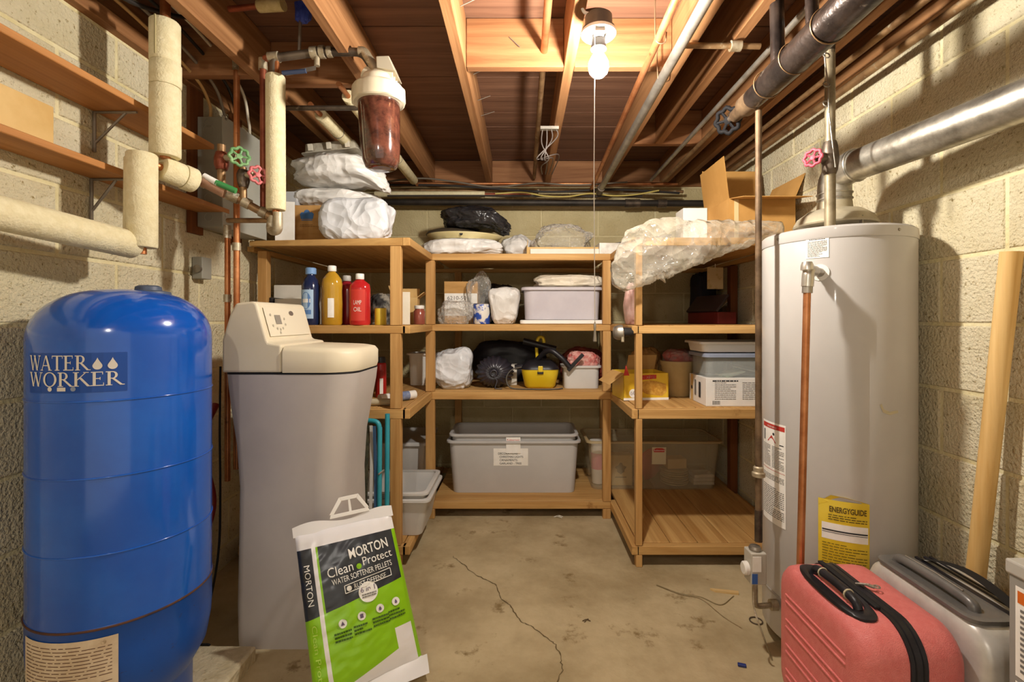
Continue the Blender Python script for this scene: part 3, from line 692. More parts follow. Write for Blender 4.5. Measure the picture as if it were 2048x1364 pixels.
# labels
def hlabel(x0, y0, x1, y1, m, name, off=.0012, seg=8):
    fn, w, h = cyl_map(HCt, HR, x0, y0, x1, y1, off, 0); o = rect_on(fn, 0, w, 0, h, seg, 1).build(name, m, wh)
    return o, cyl_map(HCt, HR, x0, y0, x1, y1, off+.0006, 0)[0], w, h
o, f1, w, h = hlabel(1612, 473, 1658, 516, PAPER, 'rating_label'); print_lines(f1, w*.08, w*.92, h*.05, h*.80, 15, 2, .5).build('small_print', INKG, o); print_lines(f1, w*.15, w*.85, h*.84, h*.94, 2, 8, .55).build('small_print', INK, o)
o, f1, w, h = hlabel(1528, 846, 1572, 1048, PAPER, 'warning_label', seg=12)
rect_on(f1, w*.04, w*.97, h*.935, h*.98, 8, 1).build('red_band', INKR, o)
f1b = cyl_map(HCt, HR, 1528, 846, 1572, 1048, .0026, 0)[0]; text('WARNING', .009, lambda a, b: f1b(w*.30+a, h*.945+b), WHITEP, 'lettering', o, width=w*.4)
poly_on(f1, [(w*.30, h*.80), (w*.68, h*.80), (w*.5, h*.87)]).build('flame_mark', INKR, o); disc_on(f1, w*.58, h*.885, .005).build('figure_mark', INK, o)
rect_on(f1, w*.08, w*.17, h*.80, h*.91).build('figure_mark', INKG, o); rect_on(f1, w*.80, w*.94, h*.79, h*.80).build('figure_mark', INK, o)
for k, (a, b, y0_, y1_, n) in enumerate(((.05, .45, .55, .77, 14), (.52, .95, .55, .77, 14), (.05, .95, .42, .48, 4), (.05, .95, .06, .36, 16))): print_lines(f1, w*a, w*b, h*y0_, h*y1_, n, k, .45).build('small_print', INKG, o)
rect_on(f1, w*.02, w*.98, h*.522, h*.526, 8, 1).build('red_rule', INKR, o)
o, f1, w, h = hlabel(1637, 1003, 1738, 1140, mat('energy_yellow', '#e2c22a', '#ead04a', rough=.55, scale=8), 'energy_label', .0035, 14)
rect_on(f1, w*.07, w*.97, h*.42, h*.66, 10, 1).build('white_panel', PAPER, o)
f1c = cyl_map(HCt, HR, 1637, 1003, 1738, 1140, .005, 0)[0]
text('ENERGYGUIDE', .024, lambda a, b: f1c(w*.22+a, h*.83+b), mat('energy_ink', '#5d4a18', rough=.7), 'lettering', o, width=w*.72, cut=.012, bold=.0007)
print_lines(f1c, w*.2, w*.95, h*.70, h*.80, 3, 3, .4).build('small_print', mat('energy_ink', '#5d4a18'), o)
rect_on(f1c, w*.08, w*.96, h*.545, h*.565, 10, 1).build('scale_bar', INK, o); rect_on(f1c, w*.08, w*.96, h*.52, h*.528, 10, 1).build('scale_bar', INK, o)
print_lines(f1c, w*.08, w*.95, h*.06, h*.38, 8, 4, .25).build('small_print', mat('energy_ink', '#5d4a18'), o)
poly_on(f1, [(-w*.0, h*.9), (w*.02, h*1.0), (w*.1, h*.99), (w*.25, h*1.07), (w*.55, h*1.06), (w*1.0, h*1.0), (w, h*.97), (w*.2, h*.97)]).build('torn_edge', mat('energy_yellow', '#e2c22a'), o)
a, zt = cyl_hit(HCt, HR, 1765, 815); fT = cyl_map(HCt, HR, 1759, 805, 1809, 830, .0012, 0)[0]
poly_on(fT, [(0, .03), (.006, .035), (.012, .018), (.03, .010), (.058, .014), (.060, .006), (.03, 0), (.010, .008)]).build('old_tape', mat('tape_tan', '#bfb394', rough=.4), wh)
# relief valve and its copper drop pipe
a, z = cyl_hit(HCt, HR, 1640, 545); n = Vector((math.cos(a), math.sin(a), 0)); p = n*HR+Vector((0, 0, z))
MB().lathe([(.026, 0), (.026, .002), (0, .0022)], 24, M=align(p, p+n)).build('escutcheon', WHITEP, wh)
e = at(1617, 540, 1.445)-HCt
MB().tube([p, p*.3+e*.7], .014, 12).build('relief_nipple', STEEL, wh, smooth=50)
rv = MB().tube(arc_path([p*.5+e*.5, e, e+Vector((-.003, 0, -.05))], .02), .017, 14); rv.lathe([(.0, .02), (.014, .018), (.018, .006), (.018, -.006), (0, -.012)], 14, M=T(*(e+Vector((-.006, -.003, .006)))))
rv.build('relief_valve', mat('valve_chrome', '#b9b2a6', '#d5cfc4', rough=.3, metal=.8, scale=14), wh, smooth=50)
e2 = at(1596, 1110, 1.42)-HCt; e2.z = .12
MB().tube([e+Vector((-.003, 0, -.045)), e+Vector((-.004, 0, -.07))], .0145, 14).build('adaptor', STEEL, wh, smooth=50)
MB().tube([e+Vector((-.004, 0, -.06)), e2], .0105, 14).build('relief_pipe', COPPER, wh, smooth=50)
# flue
fu = thing('flue_pipe', 'galvanised flue pipe running from the heater top toward the right wall', 'flue pipe', HCt+Vector((0, 0, 1.54)))
MB().tube(arc_path([(0, 0, 0), (0, 0, .09), (.012, -.09, .105)], .06, 8), .052, 24).build('elbow', GALV, fu, smooth=50)
MB().tube([(.008, -.06, .101), (.125, -.70, .112), (.16, -1.1, .115)], .050, 28).build('pipe', GALV, fu, smooth=50)
for z in (.01, .03): MB().torus(.053, .003, 28, 6, M=T(0, 0, z)).build('bead', GALV, fu, smooth=60)
MB().torus(.0515, .004, 28, 6, M=align((.013, -.09, .1016), (.125, -.70, .112))).build('joint_ring', GALV, fu, smooth=60)
# cold supply pipe with red valve
cp = at(1660, 440, 1.52); cp.z = 1.43
cs = thing('supply_pipe', 'vertical iron water pipe with red valve wheel above the heater', 'pipe', cp)
MB().tube([(0, 0, 0), (0, 0, .18)], .016, 14).build('lower_pipe', PIPEG, cs, smooth=50)
MB().tube([(0, 0, .25), (0, 0, .56)], .015, 14).build('upper_pipe', PIPEG, cs, smooth=50)
vb = MB().tube([(0, 0, .165), (0, 0, .18), (0, 0, .215), (0, 0, .255), (0, 0, .27)], [.017, .022, .026, .022, .018], 16); vb.tube([(0, 0, .215), (-.045, -.01, .215)], .014, 12); vb.build('valve_body', IRON, cs, smooth=50)
def handwheel(name, m, parent, p, d, R=.026, spokes=5):
    M_ = align(p, Vector(p)+Vector(d)); mb = MB()
    n = 40; pts = []
    for i in range(n+1):
        a = 2*PI*i/n; r = R*(1+.10*math.cos(a*8)); pts.append((r*math.cos(a), r*math.sin(a), 0))
    mb.tube(pts, R*.19, 8, M=M_)
    for i in range(spokes): a = 2*PI*i/spokes; mb.tube([(0, 0, 0), (R*math.cos(a), R*math.sin(a), 0)], R*.13, 6, M=M_)
    mb.lathe([(R*.32, -R*.15), (R*.32, R*.15), (R*.15, R*.2), (0, R*.2)], 12, M=M_)
    return mb.build(name, m, parent, smooth=50)
handwheel('valve_wheel', mat('wheel_red', '#c4475a', '#d2606e', rough=.5, scale=20), cs, (-.062, -.012, .215), (-.8, -.6, .1), .025)
MB().tube(arc_path([(0, 0, .55), (0, 0, .59), (-.02, .10, .60)], .03), .015, 12).build('top_elbow', IRON, cs, smooth=50)
# gas pipe and control valve
gp = at(1517, 1000, 1.60); gp.z = .30
gs = thing('gas_pipe', 'thin dark vertical gas pipe left of the heater with valve box', 'pipe', gp)
MB().tube([(0, 0, .19), (0, 0, 1.535)], .0105, 12).build('drop_pipe', RUSTP, gs, smooth=50)
MB().lathe([(.014, 0), (.021, .004), (.021, .016), (.016, .020), (.016, .034), (.012, .038)], 16, M=T(0, 0, .30)).build('union', BRASS, gs, smooth=40)
MB().tube([(0, 0, .085), (0, 0, .19)], .0125, 12).build('nipple', IRON, gs, smooth=40)
MB().box(-.036, .016, -.025, .03, -.05, .055).build('gas_control', mat('control_grey', '#b9b3a6', rough=.5), gs, bevel=.004)
MB().box(-.032, -.004, -.027, -.0255, -.005, .045).build('control_label', PAPER, gs); MB().box(-.034, -.016, -.0272, -.0255, -.045, -.012).build('control_label_blue', mat('label_blue', '#3d63a8', rough=.6), gs)
MB().lathe([(0, 0), (.018, 0), (.020, .006), (.016, .014), (0, .016)], 20, M=T(-.012, .0, .056)).build('control_knob', STEEL, gs, smooth=40)
MB().lathe([(0, 0), (.022, 0), (.022, .012), (.018, .016), (0, .016)], 24, M=T(-.037, 0, -.005) @ RY(-PI/2)).build('dial', WHITEP, gs, smooth=40)
MB().tube(arc_path([(-.012, 0, -.045), (-.012, 0, -.135), (.066, .01, -.135)], .02), .009, 10).build('burner_tube', BRASS, gs, smooth=50)
MB().tube(bez([(-.02, -.01, -.05), (-.03, -.03, -.12), (-.01, -.05, -.20), (.02, -.05, -.28)]), .003, 6).build('pilot_line', BRASS, gs, smooth=50)
MB().tube([(.045, .01, -.135), (.067, .010, -.135)], .018, 12).build('inlet_collar', BRASS, gs, smooth=50)
# ---------------------------------------------------------------- suitcases
def suitcase(name, label, x0, x1, y0, y1, h, m, ridged):
    t = thing(name, label, 'suitcase', ((x0+x1)/2, (y0+y1)/2, 0))
    w, l = x1-x0, y1-y0; z0 = .045
    def ring(x, ins): return [(x, a, b) for a, b, _ in rrect(-l/2+ins, l/2-ins, z0+ins, h-ins, 0, max(.075-ins*.6, .02), 8)]
    for sgn, nm in ((-1, 'shell'), (1, 'shell')):
        MB().loft([ring(sgn*q*w, i) for q, i in ((.075, 0), (.30, 0), (.40, .003), (.455, .012), (.488, .028), (.50, .05))], True, True).build(nm, m, t, smooth=50)
    band = MB().loft([ring(q*w, i) for q, i in ((-.085, .003), (-.078, -.003), (-.045, -.003), (-.035, .0), (-.025, -.003), (.025, -.003), (.035, 0), (.045, -.003), (.078, -.003), (.085, .003))])
    band.build('zip_band', BLACKP, t, smooth=30)
    return t, w, l, z0
PINK = mat('pink_shell', '#d8706c', '#de7b76', rough=.38, scale=60, bump=.35, bscale=420, spec=.5)
ps, w, l, z0 = suitcase('suitcase', 'coral pink hard-shell suitcase with black zip band and handle', .745, .985, 1.035, 1.40, .44, PINK, True)
for i, z in enumerate((.355, .335, .285, .265, .215, .195, .145, .125)):
    MB().box(-w/2-.0035, -w/2+.003, -l/2+.06, l/2-.055, z-.003, z+.003).build('ridge', PINK, ps, bevel=.003)
for i, z in enumerate((.33, .27, .21, .15)):
    MB().box(-w/2+.045, -w*.10, -l/2-.003, -l/2+.003, z-.003, z+.003).build('ridge', PINK, ps, bevel=.003)
def carry_handle(t, x, y0, y1, z, m1, m2, wid=.03):
    # oval recess plate plus bar
    c = (y0+y1)/2; L = (y1-y0)
    MB().loft([[(x+wid*.9*s*math.copysign(abs(math.cos(a))**.7, math.cos(a)), c+L/2*s*math.copysign(abs(math.sin(a))**.8, math.sin(a)), zz) for a in [2*PI*i/36 for i in range(36)]] for s, zz in ((1, z-.004), (1, z+.002), (.93, z+.0055), (.74, z+.004), (.70, z-.001))], False, True).build('handle_recess', m1, t, smooth=50)
    MB().tube(bez([(x, y0+L*.16, z), (x, y0+L*.22, z+.016), (x, c, z+.021), (x, y1-L*.22, z+.016), (x, y1-L*.16, z)]), [.0105]*16+[.011]*17, 14).build('carry_handle', m2, t, smooth=50)
carry_handle(ps, -w*.28, -.130, .120, .4405, BLACKP, BLACKP, .046)
for y in (-.055, .045): MB().torus(.0115, .0022, 14, 6, M=T(-w*.28, y, .459) @ RX(PI/2)).build('handle_tape', mat('tape_tan', '#bfb394', rough=.4), ps)
MB().box(-.028, -.014, -.09, .13, .442, .449).build('strap', BLACKR, ps, bevel=.002)
pull = MB()
for k in range(2): pull.tube([(.0+.008*k, .015, .446), (.012+.008*k, -.004, .454), (.028+.006*k, -.012, .450)], .003, 6)
pull.torus(.007, .0018, 14, 6, M=T(.034, -.012, .453)); pull.build('zip_pull', STEEL, ps)
for y in (-l/2+.06, l/2-.06):
    for x in (-.07, .07): MB().lathe([(0, -.012), (.022, -.012), (.022, .012), (0, .012)], 16, M=T(x, y, .023) @ RY(PI/2)).build('wheel', BLACKR, ps, smooth=40)
SILV = mat('silver_shell', '#b9b5ae', '#d6d2cb', rough=.32, metal=.25, scale=6, bump=.06)
ss, w, l, z0 = suitcase('suitcase', 'silver grey hard-shell suitcase standing behind the pink one', 1.0, 1.212, 1.02, 1.40, .452, SILV, False)
GUN = mat('gunmetal_plastic', '#6a6764', '#7d7a76', rough=.35, metal=.3, scale=8)
MB().loft([[(x, y, zz) for x, y, _ in rrect(-w*.47+i, w*.02-i, -.15+i, .155-i, 0, .03, 6)] for i, zz in ((0, .448), (0, .456), (.006, .459), (.014, .457))]).build('handle_housing', GUN, ss, smooth=50)
MB().tube(bez([(-.058, -.11, .452), (-.058, -.095, .470), (-.058, 0, .474), (-.058, .10, .470), (-.058, .12, .452)]), .0125, 14).build('telescopic_grip', GUN, ss, smooth=50)
MB().tube([(-.058, -.08, .486), (-.056, .0, .4875), (-.058, .09, .485)], .002, 6).build('grip_trim', STEEL, ss)
MB().grid(lambda u, v: (.012+.03*v, -.15+.28*u, .456+.034*math.sin(PI*u)), 16, 1).build('carry_strap', BLACKR, ss, smooth=180)
for x in (.02, .045, .06): MB().box(x-.004, x+.004, -.15, .15, .449, .4545).build('zip_line', BLACKP, ss, bevel=.001)
for y in (-l/2+.06, l/2-.06):
    for x in (-.07, .07): MB().lathe([(0, -.012), (.022, -.012), (.022, .012), (0, .012)], 16, M=T(x, y, .023) @ RY(PI/2)).build('wheel', BLACKR, ss, smooth=40)
# leaning pole
pl = MB().tube([(1.238, 1.345, .0), (1.265, 1.30, .65), (1.290, 1.253, 1.31)], [.0215, .0225, .0235], 18).build('wooden_pole', wood('pole_wood', '#c79a56', '#e3c083', 'z'), smooth=40)
tag(pl, 'round bare wooden pole leaning against the right wall', 'pole')
# grey appliance cabinet at the right edge
ap = thing('appliance_cabinet', 'grey steel appliance cabinet with warning sticker at the right edge', 'appliance', (1.15, .70, 0))
AG = mat('appliance_grey', '#8d8a84', '#98958e', rough=.5, scale=4)
MB().box(-.163, .16, -.3, .265, .02, .618).build('cabinet', AG, ap, bevel=.004)
MB().box(-.168, .163, -.305, .268, .618, .647).build('top_panel', mat('appliance_top', '#b5b1a8', '#c0bcb3', rough=.45, scale=4), ap, bevel=.004)
for x in (-.14, .14):
    for y in (-.27, .24): MB().box(x-.015, x+.015, y-.015, y+.015, 0, .021).build('foot', BLACKR, ap)
fa = flat((-.1642, .25, .30), (0, -1, 0), (0, 0, 1)); o = rect_on(fa, .0, .30, .12, .30).build('sticker', PAPER, ap)
fa2 = flat((-.1652, .25, .30), (0, -1, 0), (0, 0, 1)); rect_on(fa2, .005, .295, .268, .292).build('orange_band', mat('orange_ink', '#d2691e', rough=.6), o); print_lines(fa2, .01, .28, .13, .26, 12, 4, .5).build('small_print', INKG, o)
o = rect_on(fa, .0, .30, -.10, .11).build('sticker', PAPER, ap); print_lines(fa2, .01, .28, -.09, .10, 14, 9, .5).build('small_print', INKG, o)
fb = flat((-.150, .2657, .30), (1, 0, 0), (0, 0, 1))
# front facing sticker on the side toward the camera
# concrete pad under the tank
pd = MB(); 
pd.loft([rrect(-.235, .235, -.27, .26, z, .012, 3) for z in (0, .044)]+[rrect(-.228, .228, -.262, .252, .05, .010, 3)])
o = pd.build('concrete_pad', mat('pad_concrete', '#b5a684', '#cfc2a4', rough=.95, scale=8, bump=.6, bscale=60, spot='#8d7c58', spots=40, spotlo=.62), smooth=40); o.location = (-1.118, 1.32, 0)
tag(o, 'rough concrete pad on the floor under the blue tank', 'slab')
# ---------------------------------------------------------------- left wall shelf boards and brackets
def wall_shelf(label, y0, y1, z, dep, th=.02):
    t = thing('wall_shelf', label, 'shelf', (XL+.002, (y0+y1)/2, z))
    MB().box(0, dep, y0-(y0+y1)/2, y1-(y0+y1)/2, 0, th).build('board', BRD, t, bevel=.002, seg=1)
    return t, (y0+y1)/2
BRK = mat('bracket_grey', '#7d7468', '#948a7c', rough=.45, metal=.5, scale=9)
def bracket(t, y, dep):
    mb = MB(); mb.tube([(.004, y, -.004), (dep, y, -.004)], .004, 6); mb.tube([(.006, y, -.002), (.006, y, -.13)], .005, 6); mb.tube([(.01, y, -.10), (dep*.75, y, -.006)], .004, 6)
    mb.build('bracket', BRK, t, smooth=50)
s1, yc = wall_shelf('upper brown board shelf on the left block wall', .55, 1.84, 1.79, .165); bracket(s1, 1.50-yc, .14); bracket(s1, .85-yc, .14)
s2, yc = wall_shelf('lower brown board shelf holding a small carton, left wall', .55, 2.0, 1.575, .125); bracket(s2, 1.49-yc, .11); bracket(s2, .85-yc, .11)
cb = MB().box(-.05, .05, -.13, .13, 0, .10).build('small_carton', CARDL, bevel=.002); cb.location = (-1.298, 1.135, 1.597)
tag(cb, 'small tan carton standing on the lower left wall shelf', 'box')
# ---------------------------------------------------------------- electrical panel
ep = thing('electrical_panel', 'grey steel electrical panel mounted beside the left wall shelves', 'electrical panel', (-1.29, 2.125, 1.515))
PG = mat('panel_grey', '#8f8c80', '#9b988b', rough=.5, metal=.1, scale=4, spot='#77705f', spots=20, spotlo=.7)
MB().box(-.052, .05, -.165, .165, 0, .455).build('housing', PG, ep, bevel=.003)
MB().box(.05, .056, -.168, .168, -.001, .46).build('front_cover', mat('panel_cover', '#9d9d93', '#a8a79c', rough=.45, scale=4), ep, bevel=.002)
for z in (.04, .12, .22, .40, .43): MB().torus(.017 if z != .40 else .022, .0015, 24, 5, M=T(-.005, -.1655, z) @ RX(PI/2)).build('knockout', PG, ep, smooth=60)
for z in (.05, .25, .45): MB().lathe([(0, .003), (.006, .002), (.006, 0)], 10, M=T(.056, -.15, z) @ RY(PI/2)).build('screw', STEEL, ep)
for y in (-.155, .12): MB().box(-.068, -.054, y-.05, y+.03, -.03, .60).build('backing_board', DARKW, ep)
jb = thing('junction_box', 'small metal conduit box below the electrical panel', 'electrical box', (-1.33, 1.98, 1.30))
MB().box(-.027, .015, -.03, .03, 0, .09).build('housing', PG, jb, bevel=.003); MB().lathe([(0, 0), (.016, 0), (.016, .012), (0, .014)], 16, M=T(.0, -.03, .04) @ RX(PI/2)).build('knockout', STEEL, jb, smooth=40)
# cables rising from the panel
for i, (c, lab) in enumerate((('#c9a36b', 'tan'), ('#8f8577', 'grey'), ('#2a2522', 'black'), ('#d9d0bb', 'white'))):
    y = 1.98+.06*i
    o = MB().tube(bez([(-1.30+.02*i, y, 1.972), (-1.30+.02*i, y-.01, 2.03), (-1.29+.025*i, y-.12, 2.09+.015*i), (-1.30+.03*i, y-.42, 2.15+.02*i), (-1.31+.03*i, 1.2, 2.17+.02*i)]), .006, 8).build('cable', mat('cable_'+lab, c, rough=.6), smooth=60)
    tag(o, lab+' cable looping from the electrical panel into the ceiling', 'cable')
# ---------------------------------------------------------------- insulated pipes on the left
def sleeve(t, a, b, r, ring=True, name='foam_sleeve'):
    a, b = Vector(a), Vector(b); d = (b-a).normalized()
    mb = MB().tube([a, a+d*.004, b-d*.004, b], [r*.93, r, r, r*.93], 28)
    return mb.build(name, FOAM, t, smooth=50)
R0 = Vector((-1.128, 1.50, 1.64))
ra = thing('insulated_riser', 'copper riser pipe in a thick cream foam sleeve, left', 'pipe', R0)
MB().tube([(0, 0, .0), (0, 0, .62)], .0145, 14).build('copper_core', COPPER, ra, smooth=50)
sleeve(ra, (0, 0, .005), (0, 0, .225), .042); sleeve(ra, (.001, 0, .226), (.001, 0, .30), .0425); sleeve(ra, (-.001, 0, .301), (-.001, 0, .43), .0415)
MB().box(-.002, .002, -.044, -.040, .31, .43).build('sleeve_slit', mat('foam_shadow', '#b3a67c', rough=.9), ra)
A = at(322, 335, 1.505)-R0; B_ = at(388, 362, 1.60)-R0
ib = thing('insulated_branch', 'cream foam-wrapped branch pipe sloping toward the red valve', 'pipe', at(322, 335, 1.505))
d = (B_-A)
sleeve(ib, (0, 0, 0), d*.62, .039); sleeve(ib, d*.64, d*1.0, .041)
MB().tube([d*-.2, d*1.1], .012, 10).build('copper_core', COPPER, ib, smooth=50)
c0 = at(284, 495, 1.445)
iv = thing('insulated_drop', 'short vertical cream foam pipe sleeve in front of the lower shelf', 'pipe', c0)
sleeve(iv, (0, 0, 0), (.0, 0, .285), .040); sleeve(iv, (-.03, .012, .05), (-.026, .01, .275), .030)
MB().tube([(0, 0, -.02), (0, 0, .283)], .012, 10).build('copper_core', COPPER, iv, smooth=50)
h0 = at(258, 490, 1.44)
ih = thing('insulated_pipe', 'thick horizontal cream foam pipe above the blue tank', 'pipe', h0)
sleeve(ih, (0.012, .0, 0), (-.045, -.55, .035), .041); MB().tube(arc_path([(.0, -.02, 0), (.03, .02, 0), (.035, .015, .04)], .02), .014, 10).build('elbow', COPPER, ih, smooth=50)
# ---------------------------------------------------------------- copper lines and valves, left of centre
def pipe(name, label, P, r, m, rad=.03, n=12, fit=None, fm=None):
    o0 = Vector(P[0]); t = thing(name, label, 'pipe', o0)
    MB().tube(arc_path([Vector(p)-o0 for p in P], rad, 5), r, n).build('tube', m, t, smooth=50)
    for q in (fit or []):
        a, b = Vector(q[0])-o0, Vector(q[1])-o0; MB().tube([a, b], r*(q[2] if len(q) > 2 else 1.35), n).build('fitting', fm or BRASS, t, smooth=50)
    return t
z1 = 2.185
pipe('copper_pipe', 'bright copper pipe dropping from the ceiling past the green valve', [(-1.07, .3, z1), (-1.09, 1.82, z1), (-1.113, 1.85, z1-.03), (-1.113, 1.85, .55)], .0115, COPPER,
     fit=[((-1.113, 1.85, 2.10), (-1.113, 1.85, 2.14)), ((-1.113, 1.85, 1.40), (-1.113, 1.85, 1.43))])
pipe('copper_pipe', 'second slimmer copper pipe beside the first, behind the softener', [(-1.155, 1.86, 1.49), (-1.155, 1.86, .50)], .0105, COPPER, fit=[((-1.155, 1.86, 1.20), (-1.155, 1.86, 1.23)), ((-1.155, 1.86, 1.45), (-1.155, 1.86, 1.50))])
pipe('copper_pipe', 'dark red copper riser beside the slim foam sleeve', [at(527, 425, 1.74), at(526, 118, 1.74), at(545, 112, 1.72)], .0115, COPRED, fit=[(at(526, 140, 1.74), at(526, 118, 1.74))])
# valve manifold
mo = at(400, 362, 1.655)
vm = thing('valve_manifold', 'soldered copper pipe with green and red wheel valves', 'valve', mo)
def L_(x, y, Z): return at(x, y, Z)-mo
MB().tube([L_(388, 358, 1.65), L_(480, 400, 1.69), L_(545, 436, 1.72)], .0145, 14).build('main_tube', COPOLD, vm, smooth=50)
for a, b, r in (((455, 388, 1.68), (478, 398, 1.69), .020), ((485, 402, 1.692), (500, 410, 1.70), .019), ((520, 422, 1.708), (533, 428, 1.715), .019), ((400, 362, 1.652), (412, 368, 1.66), .019)):
    MB().tube([L_(*a), L_(*b)], r, 14).build('fitting', BRASS, vm, smooth=50)
MB().tube([L_(408, 362, 1.64), L_(452, 385, 1.66)], .022, 12).build('pipe_wrap', mat('wrap_brown', '#9a6f55', '#b08a70', rough=.7, scale=18), vm, smooth=50)
g = MB().tube([L_(432, 365, 1.635), L_(472, 382, 1.65)], .0105, 12); g.build('tag_green', mat('tag_green', '#3e8a4c', rough=.5), vm, smooth=50)
MB().tube([L_(408, 352, 1.63), L_(436, 367, 1.637)], .011, 12).build('tag_white', PAPER, vm, smooth=50)
# stub with gate valve (green wheel)
MB().tube([L_(443, 372, 1.675), L_(443, 290, 1.675)], .0135, 14).build('stub', COPOLD, vm, smooth=50)
MB().tube([L_(443, 340, 1.675), L_(443, 330, 1.675), L_(443, 318, 1.675), L_(443, 305, 1.675)], [.018, .024, .024, .018], 14).build('gate_body', COPRED, vm, smooth=50)
MB().tube([L_(443, 317, 1.675), L_(470, 315, 1.66)], .012, 10).build('gate_stem', BRASS, vm, smooth=50)
handwheel('green_wheel', mat('wheel_green', '#5f8f58', '#8db27c', rough=.5, scale=30), vm, L_(479, 313, 1.65), (.6, -.8, .0), .029)
MB().tube([L_(487, 400, 1.69), L_(486, 335, 1.69)], .012, 12).build('riser', COPOLD, vm, smooth=50)
MB().tube([L_(487, 375, 1.69), L_(487, 362, 1.69), L_(486, 350, 1.69), L_(486, 340, 1.69)], [.015, .021, .021, .015], 14).build('gate_body', IRON, vm, smooth=50)
MB().tube([L_(486, 352, 1.69), L_(508, 349, 1.675)], .011, 10).build('gate_stem', BRASS, vm, smooth=50)
handwheel('red_wheel', mat('wheel_pink', '#bb5a5e', '#cf7a78', rough=.5, scale=20), vm, L_(516, 350, 1.668), (.75, -.65, .05), .028)
MB().tube(arc_path([L_(545, 432, 1.72), L_(541, 462, 1.72), L_(556, 462, 1.70), L_(556, 425, 1.70)], .02), .0165, 12).build('u_bend', BRASS, vm, smooth=50)
MB().tube([L_(456, 441, 1.80), L_(540, 441, 1.72)], .0095, 10).build('side_tube', COPOLD, vm, smooth=50)
# foam sleeve and filter feed
f0 = at(552, 420, 1.70)
fs_ = thing('insulated_riser', 'slim straight cream foam sleeve rising to the filter pipes', 'pipe', f0)
sleeve(fs_, (0, 0, 0), (-.002, 0, px(268, 1.7)), .0325); MB().tube([(0, 0, -.02), (0, 0, px(300, 1.7))], .012, 12).build('copper_core', COPPER, fs_, smooth=50)
pf = thing('filter_pipes', 'dark iron pipe with lever shutoff feeding the water filter', 'pipe', at(560, 112, 1.70)); q0 = at(560, 112, 1.70)
Q = lambda x, y, Z=1.70: at(x, y, Z)-q0
MB().tube(arc_path([Q(548, 150), Q(548, 116), Q(640, 104), Q(725, 104), Q(748, 140)], .03), .0145, 14).build('tube', IRON, pf, smooth=50)
for a, b, r in (((538, 116), (558, 114), .019), ((622, 106), (636, 105), .021), ((640, 104), (650, 104), .022), ((655, 104), (665, 104), .019)): MB().tube([Q(*a), Q(*b)], r, 14).build('fitting', BRASS, pf, smooth=50)
MB().tube(arc_path([Q(718, 104), Q(728, 104), Q(746, 132), Q(756, 152)], .025), .018, 14).build('galvanised_elbow', BRASS, pf, smooth=50)
MB().tube([Q(634, 105), Q(634, 132)], .010, 10).build('drain_stub', BRASS, pf, smooth=50)
lv = MB().grid(lambda u, v: Q(572+60*u, 143-12*u*u+v*9-3*math.sin(PI*u), 1.67), 10, 1); lv.build('shutoff_lever', STEEL, pf, smooth=180)
MB().tube([Q(565, 146, 1.67), Q(612, 142, 1.67)], .008, 8).build('lever_grip', mat('grip_navy', '#3a4560', rough=.5), pf, smooth=50)
hs = MB().tube([at(598, 110, 1.705), at(601, 40, 1.705), at(602, 20, 1.705)], .006, 8).build('hanger_rod', STEEL, smooth=50); tag(hs, 'grey metal hanger strap holding the filter pipe', 'hanger')
o = blob(.05, .03, .09, 3, .15, .1); o = o.build('blue_tape', mat('blue_tape', '#2b3fae', '#4a60c8', rough=.5, scale=20), smooth=180); o.location = at(606, 34, 1.705)+Vector((0, .0, -.02)); tag(o, 'scrap of blue tape tied at the top of the hanger', 'tape')
# ---------------------------------------------------------------- water filter
wf0 = at(763, 338, 1.705)
wf = thing('water_filter', 'clear canister water filter with rusty cartridge and cream cap', 'water filter', wf0)
wf.rotation_euler = (0, -.04, 0)
SUMP = mat('sump_rusty', '#3e221b', '#693c2e', rough=.12, scale=26, coat=.8, spec=.6, spot='#9a7060', spots=60, spotlo=.66)
MB().lathe([(0, 0), (.045, .0), (.055, .006), (.064, .03), (.068, .07), (.074, .24), (.074, .262)], 40).build('sump', SUMP, wf, smooth=50)
MB().lathe([(0, -.0015), (.030, -.0015), (.036, .002), (.030, .001), (0, .0005)], 28).build('sump_foot', mat('sump_foot', '#8d8796', rough=.2), wf, smooth=40)
CAPC = mat('filter_cream', '#d9ccb0', '#e2d7bf', rough=.45, scale=8)
rg = []
for r, z in ((.086, .232), (.091, .236), (.091, .282), (.084, .292), (.066, .297)): rg.append([((r*(1+(.035 if (k//2) % 4 == 0 and .234 < z < .285 else 0)))*math.cos(2*PI*k/48), (r*(1+(.035 if (k//2) % 4 == 0 and .234 < z < .285 else 0)))*math.sin(2*PI*k/48), z) for k in range(48)])
MB().loft(rg).build('cap_ring', CAPC, wf, smooth=35)
MB().lathe([(.064, .296), (.060, .318), (.050, .332), (.0, .338)], 32).build('cap_head', CAPC, wf, smooth=50)
for y in (-.03, .0, .03): MB().box(-.004, .062, y-.003, y+.003, .31, .345).build('cap_rib', CAPC, wf, bevel=.002)
MB().tube([(-.01, 0, .32), (-.045, 0, .345)], .026, 16).build('inlet_port', CAPC, wf, smooth=50)
MB().add([(.01, -.05, .338), (.075, -.05, .325), (.075, .05, .325), (.01, .05, .338), (.01, -.05, .378), (.055, -.05, .378), (.055, .05, .378), (.01, .05, .378)], [(0, 1, 5, 4), (1, 2, 6, 5), (2, 3, 7, 6), (3, 0, 4, 7), (4, 5, 6, 7), (3, 2, 1, 0)]).build('mount_bracket', mat('bracket_clear', '#b7ad98', rough=.3), wf, bevel=.003)
# black horizontal rod behind the filter
pipe('support_rod', 'thin dark horizontal pipe behind the water filter', [at(560, 216, 1.95), at(735, 216, 1.95)], .010, IRON)
